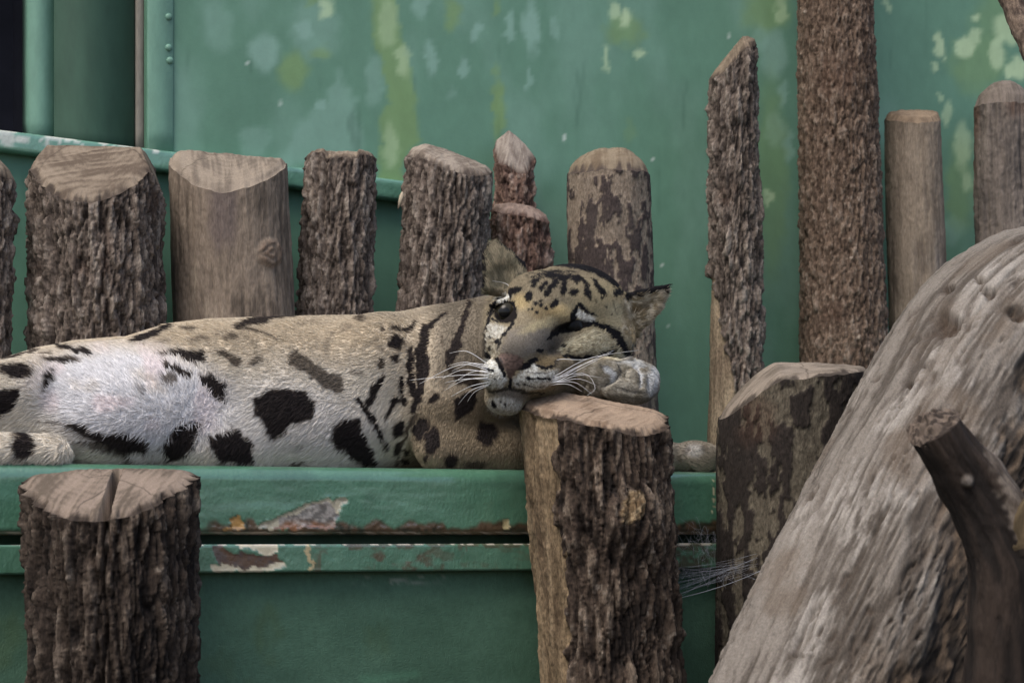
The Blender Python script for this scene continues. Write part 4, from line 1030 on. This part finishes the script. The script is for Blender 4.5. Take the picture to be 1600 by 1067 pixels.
HEAD_S = [([(803, 505), (792, 520), (782, 532), (778, 548)], [3, 3, 3, 2], .7), ([(840, 432), (850, 436)], [3, 3], .7), ([(870, 428), (884, 444), (880, 462)], [4, 6, 4], .75), ([(888, 430), (902, 444)], [5, 4], .7), ([(908, 436), (918, 448)], [5, 5], .7), ([(925, 437), (936, 448)], [4, 5], .7), ([(862, 446), (852, 462)], [5, 3], .8), ([(846, 424), (900, 424)], [3, 4], .6),
    ([(776, 480), (790, 473), (803, 478)], [4, 5, 4], .95), ([(822, 582), (840, 583), (862, 580)], [1.5, 2.5, 1.5], .5), ([(806, 599), (830, 604), (856, 602)], [1.5, 2.5, 2], .6), ([(757, 582), (770, 586)], [1.6, 2], .6), ([(956, 470), (962, 490)], [3, 2], .4),
    ([(818, 420), (850, 413), (890, 412), (930, 421), (950, 432), (968, 448)], [4, 8, 10, 14, 14, 10], .85), ([(826, 436), (845, 428), (870, 423)], [2.5, 3, 3], .7), ([(822, 430), (845, 422)], [2, 2], .5),
    ([(892, 507), (896, 492), (904, 476)], [8, 8, 5], .97), ([(904, 478), (915, 488), (930, 494)], [6, 7, 4], .9), ([(926, 506), (944, 512), (960, 522), (971, 543), (980, 560)], [6, 10, 16, 14, 9], .97), ([(863, 524), (880, 514), (905, 508), (926, 506)], [8, 12, 11, 6], .97), ([(864, 523), (856, 532)], [8, 3], .8),
    ([(879, 555), (905, 560), (930, 557), (958, 549)], [5, 8, 6, 6], .95), ([(838, 571.5), (852, 574.5), (866, 572)], [3.5, 5, 4], .95), ([(824, 590.5), (858, 591)], [4.2, 4.6], .9), ([(862, 588), (872, 584)], [2.5, 2], .6), ([(754, 573), (764, 576), (772, 580)], [3, 5, 3], .9), ([(755, 588), (763, 592)], [3, 3], .7),
    ([(808, 575), (822, 571), (838, 560)], [9, 11, 6], .95), ([(777, 560), (782, 572), (789, 586)], [5, 7, 4], .9), ([(797, 586), (797, 604)], [5, 6], .9), ([(797, 606), (780, 610), (764, 612)], [6, 5, 3], .5), ([(797, 606), (825, 614), (850, 616)], [6, 5, 3], .5),
    ([(772, 480), (764, 496), (760, 515)], [6, 5, 3], .9), ([(768, 497), (776, 503), (778, 506)], [3, 4, 2], .9), ([(770, 484), (782, 475), (800, 474)], [4, 5, 4], .95), ([(803, 474), (805, 490), (798, 510), (785, 524)], [5, 4, 5, 3], .9),
    ([(755, 556), (757, 520), (764, 490), (778, 466)], [4, 3, 4, 5], .8), ([(962, 461), (1000, 457), (1043, 450)], [11, 10, 6], .97), ([(757, 452), (757, 405), (764, 387)], [4, 4, 4], .8), ([(786, 384), (804, 398), (822, 418)], [6, 7, 10], .95)]
def coat(p):
    """linear colour per point of the photo-aligned leopard frame, plus hair length (m) and flow (px)"""
    x, y, d_ = p[:, 0], p[:, 1], p[:, 2]; z0 = 0 * x
    wx = x + 3.5 * noise(x / 11, y / 11, d_ / 20, 301) + 2.2 * noise(x / 3.5, y / 6, d_ / 10, 302)
    wy = y + 3.0 * noise(x / 11, y / 11, d_ / 20, 303) + 1.2 * noise(x / 6, y / 3, d_ / 10, 304)
    head = sst(-6, 6, np.where(x > 770, (x - 752) * .9, (x - 756)) + 0 * y) * sst(140, 175, d_ + .4 * (x - 752)) * (1 - sst(655, 662, y))
    head = np.where((y < 470) & (x > 752), np.maximum(head, sst(120, 150, d_ + .3 * (x - 752))), head)
    paw = sst(862, 880, x) * sst(560, 566, y + (x - 880) * .0) * sst(HD + 62, HD + 70, d_ + .25 * (x - 900))
    paw = np.where(x > 986, sst(535, 545, y), paw) * (y < 660) * (x > 860)
    # body base: buff back, pale flank, white groin
    c = mix(TAN, PALE, sst(520, 600, y + 12 * noise(x / 40, y / 40, z0, 305)) * (1 - sst(590, 660, x)))
    c = mix(c, rgb(150, 140, 124), .6 * (1 - sst(488, 512, y)) )
    gro = ell(wx, wy, 205, 625, 150, 82, 8, .3) * sst(40, 70, d_)
    c = mix(c, WHITE, gro); c = mix(c, rgb(222, 208, 208), gro * sst(.0, .5, noise(x / 40, y / 30, z0, 306)) * .6)
    c = mix(c, rgb(198, 186, 168), .5 * sst(.1, .6, fbm(x / 60, y / 50, z0, 307)))
    c = mix(c, WHITE, .45 * ell(wx, wy, 455, 660, 130, 60, 10, .5))
    arm = sst(-6, 6, x - np.interp(y, [480, 560, 640, 740], [690, 668, 652, 622]))
    c = mix(c, rgb(120, 107, 87), arm * sst(600, 640, y) * .8)
    c = mix(c, rgb(108, 100, 88), sst(655, 700, x) * (1 - sst(585, 620, y)) * .9)
    pap = sst(1030, 1045, x)
    c = mix(c, rgb(140, 132, 118), pap); c = mix(c, rgb(196, 194, 190), pap * ell(x, y, 1085, 704, 14, 10, 0, .5) * .6)
    s_ = z0.copy()
    clo = z0.copy()
    for cx, cy, rx, ry, an, a in SPOT_E: s_ = np.maximum(s_, a * ell(wx, wy, cx, cy, rx, ry, an, .18 + 1.2 / min(rx, ry)))
    for pts, a in SPOT_P: s_ = np.maximum(s_, a * poly(wx, wy, pts, 3.0))
    for pts, ws, a in SPOT_S: s_ = np.maximum(s_, a * stroke(wx, wy, pts, ws, 2.0))
    s_ = s_ * (1 - head) * (1 - paw)
    # outside the part of the coat described above, the pattern goes on as loose blotches
    back = (1 - sst(-70, -30, d_)) * (1 - head)
    s_ = np.maximum(s_ * (1 - back), back * sst(.15, .25, noise(x / 38, y / 34, d_ / 34, 310)) * .9)
    spot_c = mix(DKB, BLK, sst(.7, .98, s_))
    c = mix(c, spot_c, sst(0.02, .9, s_))
    # head
    hc = np.broadcast_to(OLIVE, c.shape).copy()
    hx = x + 1.5 * noise(x / 3.2, y / 3.2, z0, 320) + 1.2 * noise(x / 7, y / 7, z0, 323); hy = y + 1.5 * noise(x / 3.2, y / 3.2, z0, 321) + 1.2 * noise(x / 7, y / 7, z0, 324)
    tick = sst(.05, .6, noise(x / 2.0, y / 2.6, z0, 325)) * .28
    hc = mix(hc, rgb(92, 82, 66), tick); hc = mix(hc, rgb(112, 102, 84), .55 * (1 - sst(425, 470, y + .12 * (x - 860))))
    hc = mix(hc, rgb(172, 154, 114), .8 * np.maximum(ell(x, y, 815, 472, 14, 12, 0, .6), ell(x, y, 878, 488, 20, 12, 20, .6)))
    hc = mix(hc, rgb(158, 146, 116), ell(x, y, 940, 480, 50, 45, 0, .5) * .8)
    hc = mix(hc, rgb(130, 112, 76), .6 * ell(x, y, 848, 490, 20, 12, 10, .6))
    hc = mix(hc, GREY, poly(hx, hy, [(778, 548), (796, 515), (822, 512), (850, 512), (872, 530), (868, 552), (836, 556), (806, 562), (786, 558)], 8))
    hc = mix(hc, rgb(104, 90, 66), ell(hx, hy, 858, 560, 28, 14, -12, .5) * .9); hc = mix(hc, rgb(96, 90, 84), ell(x, y, 866, 540, 16, 16, 0, .6) * .8)  # second mix paints the dark shading between nose bridge and cheek
    hc = mix(hc, rgb(182, 170, 136), ell(hx, hy, 842, 509, 30, 7, -22, .6) * .7)
    lc = poly(hx, hy, [(870, 548), (884, 534), (920, 516), (946, 520), (962, 536), (984, 566), (960, 566), (925, 552), (880, 552)], 4)
    hc = mix(hc, mix(rgb(160, 150, 124), rgb(206, 198, 172), sst(-.3, .2, noise(x / 2.4, y / 2.2, z0, 326))), lc * .92)
    hc = mix(hc, rgb(190, 180, 150), ell(hx, hy, 968, 505, 16, 32, -25, .4) * .45)
    hc = mix(hc, mix(rgb(120, 114, 100), rgb(186, 181, 166), sst(-.4, .2, noise(x / 2.6, y / 2.6, z0, 327))), .6 * poly(hx, hy, [(754, 566), (755, 530), (762, 500), (772, 506), (792, 512), (784, 530), (778, 560)], 4))
    wh = np.maximum.reduce([ell(hx, hy, 786, 466, 13, 6, -12, .4), poly(hx, hy, [(757, 535), (764, 506), (776, 508), (790, 512), (784, 524), (776, 532), (768, 526)], 3) * .6, poly(hx, hy, [(752, 560), (772, 562), (782, 572), (792, 590), (786, 606), (764, 606), (750, 590)], 3),
        poly(hx, hy, [(800, 592), (822, 576), (836, 568), (842, 578), (866, 578), (878, 572), (880, 582), (868, 594), (850, 608), (824, 610), (804, 602)], 3), poly(hx, hy, [(894, 495), (900, 481), (908, 488), (929, 499), (923, 507), (906, 500)], 1.5), ell(hx, hy, 788, 634, 26, 17, 8, .35) * .75])
    hc = mix(hc, mix(rgb(176, 173, 163), rgb(218, 218, 212), sst(-.35, .15, noise(x / 2.2, y / 2.2, z0, 322))), wh * .92)
    hc = mix(hc, rgb(128, 124, 122), .7 * poly(hx, hy, [(768, 612), (800, 606), (830, 616), (810, 630), (790, 620)], 5))
    q = z0.copy()
    for cx, cy, rx, ry, an, a in HEAD_E: q = np.maximum(q, a * ell(hx, hy, cx, cy, rx, ry, an, .2 + .5 / min(rx, ry)))
    for pts, ws, a in HEAD_S: q = np.maximum(q, a * stroke(hx, hy, pts, ws, 1.1))
    ear1 = poly(x, y, [(750, 458), (750, 380), (775, 375), (800, 390), (822, 415), (820, 432), (800, 446), (780, 462)], 4) * (d_ < HD + 30)
    hc = mix(hc, mix(rgb(88, 84, 70), rgb(122, 114, 96), sst(-.4, .4, noise(x / 5, y / 9, z0, 330))), ear1)
    ear2 = poly(x, y, [(972, 462), (1050, 440), (1050, 470), (1000, 530), (970, 525)], 4)
    hc = mix(hc, mix(rgb(140, 126, 100), rgb(190, 180, 160), sst(-.3, .4, noise(x / 6, y / 4, z0, 331) + (x - 1005) / 60)), ear2 * .9)
    hc = mix(hc, rgb(110, 92, 66), ear2 * ell(x, y, 996, 482, 12, 8, -20, .5) * .7)
    q = sst(.0, .72, q)
    hc = mix(hc, rgb(24, 23, 26), q)
    nose = poly(hx, hy, [(778, 555), (792, 552), (808, 555), (820, 562), (815, 572), (806, 580), (799, 592), (795, 590), (789, 577), (782, 566)], 2) * (d_ > HD + 120)
    hc = mix(hc, mix(rgb(74, 60, 54), rgb(106, 87, 79), sst(-.5, .3, noise(x / 2.5, y / 2.5, z0, 328))), nose); hc = mix(hc, rgb(66, 52, 46), nose * ell(x, y, 806, 584, 14, 10, -20, .6) * .8)
    hc = mix(hc, rgb(40, 34, 32), np.maximum(stroke(x, y, [(781, 562), (786, 573)], [4, 4], 1.5), stroke(x, y, [(812, 576), (828, 570)], [6, 5], 1.5)) * nose)
    eye = np.maximum(ell(x, y, 789, 490, 18, 16, 15, .12), ell(x, y, 890, 511, 28, 9, -14, .2))
    hc = mix(hc, rgb(26, 23, 22), eye)
    c = mix(c, hc, head * (1 - paw))
    # raised paw
    pc = mix(rgb(112, 106, 93), rgb(150, 145, 133), sst(-.5, .5, noise(x / 12, y / 9, d_ / 12, 340) + .6 * noise(x / 2.5, y / 2.5, d_ / 3, 341)))
    pc = mix(pc, rgb(88, 84, 74), .6 * sst(606, 624, y)); pc = mix(pc, rgb(84, 74, 56), .8 * (1 - sst(895, 925, x)))  # shade painted on the paw's underside and the forearm beside the muzzle
    pw = np.maximum.reduce([ell(hx, hy, 1020, 592, 10, 26, 8, .5), stroke(hx, hy, [(992, 572), (1002, 588), (1000, 602)], [5, 6, 4], 2), stroke(hx, hy, [(945, 575), (958, 584), (955, 596)], [8, 8, 4], 3), ell(hx, hy, 985, 566, 26, 5, 12, .5) * .7])
    pc = mix(pc, rgb(196, 200, 204), pw * .7)
    pd = np.maximum.reduce([stroke(hx, hy, [(965, 570), (970, 580), (962, 594), (945, 602)], [4, 5, 4, 3], 1.5) * .8, stroke(hx, hy, [(993, 575), (999, 590), (999, 606)], [2, 2.5, 2], 1) * .7, ell(hx, hy, 940, 572, 8, 3, 10, .5) * .6, stroke(hx, hy, [(1012, 580), (1017, 596), (1012, 612)], [1.5, 2, 1.5], 1) * .5, stroke(hx, hy, [(905, 588), (915, 600), (910, 612)], [2, 3, 2], 1.5) * .5, stroke(hx, hy, [(960, 604), (990, 612), (1015, 614)], [2, 2, 1.5], 1) * .55])  # dark strokes put shade into the wrist and toe creases
    pc = mix(pc, rgb(52, 52, 54), pd)
    c = mix(c, pc, paw)
    # hair length and flow
    ln = .0072 + .0012 * gro + .0015 * (y > 640) * (1 - head) - .0022 * sst(590, 660, x)
    ln = ln * (1 - arm * .35)
    face = np.clip(np.hypot(x - 805, y - 560) / 170, 0, 1)
    lh = .0013 + .0036 * face + .004 * ear2 * (x > 985) + .003 * lc + .003 * ear1
    ln = ln * (1 - head) + lh * head
    ln = np.where(paw > .5, .0035, ln); ln = np.where(pap > .5, .0035, ln)
    keep = (1 - nose) * (1 - eye)
    fx = -1 + z0; fy = .22 + .35 * sst(560, 680, y) + .3 * noise(x / 60, y / 50, z0, 350)
    fx = np.where(gro > .3, -.45 - .6 * (x - 215) / 150 * -1, fx); fy = np.where(gro > .3, -.55 + .9 * (y - 600) / 80, fy)
    fx = np.where(arm > .5, -.35, fx); fy = np.where(arm > .5, .8, fy)
    hxv, hyv = x - 805, y - 556
    hn = np.hypot(hxv, hyv) + 1
    fx = fx * (1 - head) + head * hxv / hn; fy = fy * (1 - head) + head * hyv / hn
    fx = np.where((ear2 > .5) & (head > .3), 1.0, fx); fy = np.where((ear2 > .5) & (head > .3), -.1 + .6 * noise(x / 9, y / 9, z0, 351), fy)
    fx = np.where(paw > .5, 1, fx); fy = np.where(paw > .5, .25, fy); fx = np.where(pap > .5, 1, fx); fy = np.where(pap > .5, .2, fy)
    return c, ln, keep, fx, fy, nose
def refine(p, f, sel):
    q = f[sel]; e = np.concatenate([q[:, [0, 1]], q[:, [1, 2]], q[:, [2, 3]], q[:, [3, 0]]])
    u, inv = np.unique(np.sort(e, 1), axis=0, return_inverse=True); inv = inv.reshape(4, -1)
    m0 = len(p); mid = (p[u[:, 0]] + p[u[:, 1]]) / 2; c0 = m0 + len(mid); cen = p[q].mean(1)
    m = inv + m0; c = np.arange(len(q)) + c0
    new = np.concatenate([np.stack([q[:, i], m[i], c, m[(i + 3) % 4]], -1) for i in range(4)])
    return np.vstack([p, mid, cen]), np.concatenate([f[~sel], new])
_sel = ((LP[:, 0] > 748) & (LP[:, 1] < 664) & (LP[:, 2] > 110))[LF].all(1)
LP, LF = refine(LP, LF, _sel)
LW = lmap(LP)
LW[:, 2] = np.maximum(LW[:, 2], np.where(LW[:, 1] > Y_LEDGE + YAW * LW[:, 0], LEDGE_Z + .0005, -9))
LN = vnormals(LW, LF)
LC, LL, LK, _, _, NOSE = coat(LP)
leo = empty('clouded_leopard', P(450, 738, plane(450, Y_BODY)), 'spotted clouded leopard lying on the green ledge with its chin on a stump', 'leopard')
LO = np.array(leo.location)
nf_ = (NOSE > .5)[LF].all(1)
def submesh(name, fsel, material):
    f = LF[fsel]; used, inv = np.unique(f, return_inverse=True)
    return mesh_obj(name, LW[used], inv.reshape(f.shape), material, leo, LC[used])
submesh('body', ~nf_, M['skin'])
tag(submesh('nose', nf_, M['nose']), 'pink nose with dark edges')
print('body', time.time() - T0)

# fur: short strands over the visible coat
rng = np.random.default_rng(7)
tri = np.concatenate([LF[:, [0, 1, 2]], LF[:, [0, 2, 3]]])
ta = np.linalg.norm(np.cross(LW[tri[:, 1]] - LW[tri[:, 0]], LW[tri[:, 2]] - LW[tri[:, 0]]), axis=1)
tn = LN[tri].mean(1); vw = -LW[tri[:, 0]]; vw[:, 2] += HC; vw /= np.linalg.norm(vw, axis=1)[:, None]
facing = (tn * vw).sum(1)
hd_w = 1 + 6.5 * ((LP[tri[:, 0], 0] > 745) & (LP[tri[:, 0], 1] < 662))
wgt = ta * np.where(facing > -.25, 1.0, .05) * hd_w * LK[tri].mean(1) * (LP[tri[:, 0], 1] < 737) * (LP[tri[:, 0], 0] > -172)
NH = 330000
pick = rng.choice(len(tri), NH, p=wgt / wgt.sum())
b1, b2 = rng.random(NH), rng.random(NH); fl = b1 + b2 > 1; b1[fl], b2[fl] = 1 - b1[fl], 1 - b2[fl]
bw = np.stack([1 - b1 - b2, b1, b2], -1)
rp = (LP[tri[pick]] * bw[..., None]).sum(1); rw = (LW[tri[pick]] * bw[..., None]).sum(1); rn = (LN[tri[pick]] * bw[..., None]).sum(1)
_, hl, hk, fx, fy, _ = coat(rp)
fm_ = np.hypot(fx, fy) + .3
hsh = .45 * hl / SC_
hc_ = coat(rp + np.stack([fx / fm_ * hsh, fy / fm_ * hsh, 0 * fx], -1))[0]
fl3 = np.stack([fx, 0 * fx, -fy], -1) + .2 * rng.normal(size=(NH, 3))
clump = np.stack([noise(rp[:, 0] / 7, rp[:, 1] / 7, rp[:, 2] / 7, 360 + i) for i in range(3)], -1)
fl3 += .2 * clump
fl3 -= rn * (fl3 * rn).sum(1)[:, None]; fl3 /= np.linalg.norm(fl3, axis=1)[:, None] + 1e-9
hl = hl * (.7 + .6 * rng.random(NH))
K = 4
hp = np.zeros((NH, K, 3))
for i in range(K):
    s_ = i / (K - 1)
    hp[:, i] = rw + hl[:, None] * (fl3 * (s_ * .92) + rn * (.42 * s_ - .22 * s_ * s_)) - rn * .0004 * (i == 0)
hp = hp - LO
cu = bpy.data.hair_curves.new('fur')
cu.add_curves([K] * NH)
cu.attributes['position'].data.foreach_set('vector', hp.astype(np.float32).ravel())
ra = cu.attributes.get('radius') or cu.attributes.new('radius', 'FLOAT', 'POINT')
rad = np.tile(np.array([.00026, .00024, .00017, .00004]), (NH, 1)) * (.8 + .5 * rng.random((NH, 1)))
ra.data.foreach_set('value', rad.astype(np.float32).ravel())
ca = cu.attributes.new('Col', 'FLOAT_COLOR', 'CURVE')
hcol = np.ones((NH, 4), np.float32); hcol[:, :3] = np.clip(hc_ * np.where((rp[:, :1] > 750) & (rp[:, 1:2] < 650), .66 + .72 * rng.random((NH, 1)), .80 + .42 * rng.random((NH, 1))), 0, .9)
ca.data.foreach_set('color', hcol.ravel())
fm = mat('fur', attr=True, rough=.75, spec=.15)
cu.materials.append(fm)
fo = bpy.data.objects.new('fur', cu); COL.objects.link(fo); fo.parent = leo
tag(fo, kind='stuff')
print('fur', time.time() - T0)

# eyes
def eye_mat(name, gaze, r, iris, pup):
    m = bpy.data.materials.new(name); m.use_nodes = True; nt = m.node_tree; b = nt.nodes['Principled BSDF']
    b.inputs['Roughness'].default_value = .08 if 'narrow' not in name else .3; b.inputs['Specular IOR Level'].default_value = .2 if 'narrow' not in name else .08
    b.inputs['Coat Weight'].default_value = .03; b.inputs['Coat Roughness'].default_value = .03
    tc = nt.nodes.new('ShaderNodeTexCoord')
    dp = nt.nodes.new('ShaderNodeVectorMath'); dp.operation = 'DOT_PRODUCT'; dp.inputs[1].default_value = tuple(gaze / np.linalg.norm(gaze) / r)
    nt.links.new(tc.outputs['Object'], dp.inputs[0])
    cr_ = nt.nodes.new('ShaderNodeValToRGB'); e = cr_.color_ramp.elements
    e[0].position = .30; e[0].color = (.012, .010, .010, 1); e[1].position = .42; e[1].color = (*iris, 1)
    a = e.new(.86); a.color = (*(np.array(iris) * .7), 1); a = e.new(pup); a.color = (.006, .006, .006, 1)
    nt.links.new(dp.outputs['Value'], cr_.inputs['Fac']); nt.links.new(cr_.outputs[0], b.inputs['Base Color'])
    return m
def ball(name, px, py, d_, rpx, material_args, label):
    c0 = lmap(np.array([[px, py, d_]], float))[0]; r = rpx * SC_
    nu, nv = 32, 20
    th = np.linspace(0, 2 * np.pi, nu, endpoint=False); ph = np.linspace(.02, np.pi - .02, nv)
    v = np.stack([r * np.sin(ph)[:, None] * np.cos(th), r * np.sin(ph)[:, None] * np.sin(th), np.repeat(r * np.cos(ph)[:, None], nu, 1)], -1).reshape(-1, 3)
    me_o = mesh_obj(name, v, [grid_faces(nv, nu, True), np.arange(nu)[None], np.arange(nu)[None, ::-1] + (nv - 1) * nu], material_args)
    me_o.parent = leo; me_o.location = tuple(c0 - LO)
    return tag(me_o, label)
gz = np.array([-.12, -1.0, -.02])
rE = 17 * SC_
ball('eyeball', 790, 489, sL - 14, 17, eye_mat('eye', gz, rE, (.034, .030, .020), .90), 'open dark eye beside the neck')
ball('eyeball', 892, 512, sR - 18.5, 18, eye_mat('eye narrowed', gz, 18 * SC_, (.012, .011, .010), .93), 'narrowed dark eye above the paw')
# whiskers
def whisker(pts, r0=.00042):
    p = np.array(pts, float)
    q = spline(lmap(p), 14)
    v, f = tube(q, np.linspace(r0, r0 * .25, 14), 6)
    mesh_obj('whisker', v, f, M['whisker'], leo)
W0 = HD + 135
for x0, y0, x1, y1, x2, y2 in ((756, 578, 718, 570, 655, 600), (757, 582, 722, 578, 690, 592), (758, 586, 720, 586, 640, 594), (757, 590, 725, 594, 694, 610), (760, 593, 728, 592, 695, 598), (758, 597, 734, 604, 704, 620), (760, 600, 736, 610, 716, 632),
        (756, 575, 728, 566, 700, 572), (757, 571, 735, 568, 706, 580), (756, 580, 735, 582, 700, 604), (758, 602, 742, 612, 730, 628), (755, 568, 730, 549, 702, 552)):
    whisker([(x0 + 6, y0, surf(x0 + 12, y0) - 3), (x1, y1, W0 - 10), (x2, y2, W0 - 50)])
for pts in ([(872, 592), (910, 570), (960, 547)], [(874, 594), (905, 577), (955, 551)], [(870, 590), (900, 574), (935, 560)], [(876, 588), (915, 584), (930, 606), (918, 617)], [(872, 597), (900, 598), (925, 616)], [(874, 596), (905, 592), (932, 602)],
            [(870, 586), (920, 560), (998, 547)], [(872, 596), (905, 586), (938, 590)], [(876, 590), (905, 573), (945, 553)], [(880, 561), (910, 562), (935, 556)], [(872, 600), (890, 601), (910, 612)]):
    s0 = surf(pts[0][0] - 14, pts[0][1])
    whisker([(pts[0][0] - 12, pts[0][1] + 2, s0 - 3)] + [(a, b, HD + 150 + 4 * i) for i, (a, b) in enumerate(pts)])
whisker([(803, 460, surf(803, 462)), (792, 444, HD + 40), (770, 439, HD + 45)], .0003)
print('whiskers', time.time() - T0)

# ------------------------------------------------------------------ cobweb between the stumps
wroot = empty('cobweb', P(1120, 930, 2.36), 'dusty cobweb sagging between the two stumps below the ledge', 'cobweb')
wl = []
a0, b0 = P(1056, 935, 2.33), P(1196, 888, 2.33)
rng = np.random.default_rng(3)
V, Fc, k = [], [], 0
def strand(p, q, sag, r):
    global k
    t = np.linspace(0, 1, 10)[:, None]
    pts = p * (1 - t) + q * t; pts[:, 2] -= sag * 4 * t[:, 0] * (1 - t[:, 0])
    v, f = tube(pts, r, 4)
    V.append(v); Fc.extend([q_ + k for q_ in f]); k += len(v)
for i in range(26):
    y0_, y1_ = 885 + i * 2 + rng.normal() * 2, 880 + rng.normal() * 5
    strand(P(1058, y0_, 2.33), P(1135 + rng.random() * 60, y1_ + (i - 13) * .2, 2.36), .002 * rng.random(), .00007)
for i in range(22):
    x = 1062 + rng.random() * 100
    strand(P(x, 885 + rng.random() * 10, 2.34), P(x + rng.normal() * 14, 905 + rng.random() * 30 * (1 - (x - 1060) / 130), 2.335), .001, .00006)
strand(a0, b0, .003, .00022)
mesh_obj('strands', np.vstack(V), [np.concatenate([f for f in Fc if f.shape[1] == 4]), np.concatenate([f for f in Fc if f.shape[1] == 3])], M['web'], wroot)
# lint caught on the lip
cl_ = []
V, Fc, k = [], [], 0
for i in range(90):
    x, y = 1100 + rng.normal() * 20, 858 + rng.normal() * 12
    p = P(x, y, float(plane(x, Y_LEDGE)) - .008 - .012 * rng.random())
    strand(p, p + rng.normal(size=3) * .009, rng.normal() * .006, .00008)
mesh_obj('lint', np.vstack(V), [np.concatenate([f for f in Fc if f.shape[1] == 4]), np.concatenate([f for f in Fc if f.shape[1] == 3])], M['web'], wroot)
print('done', time.time() - T0)
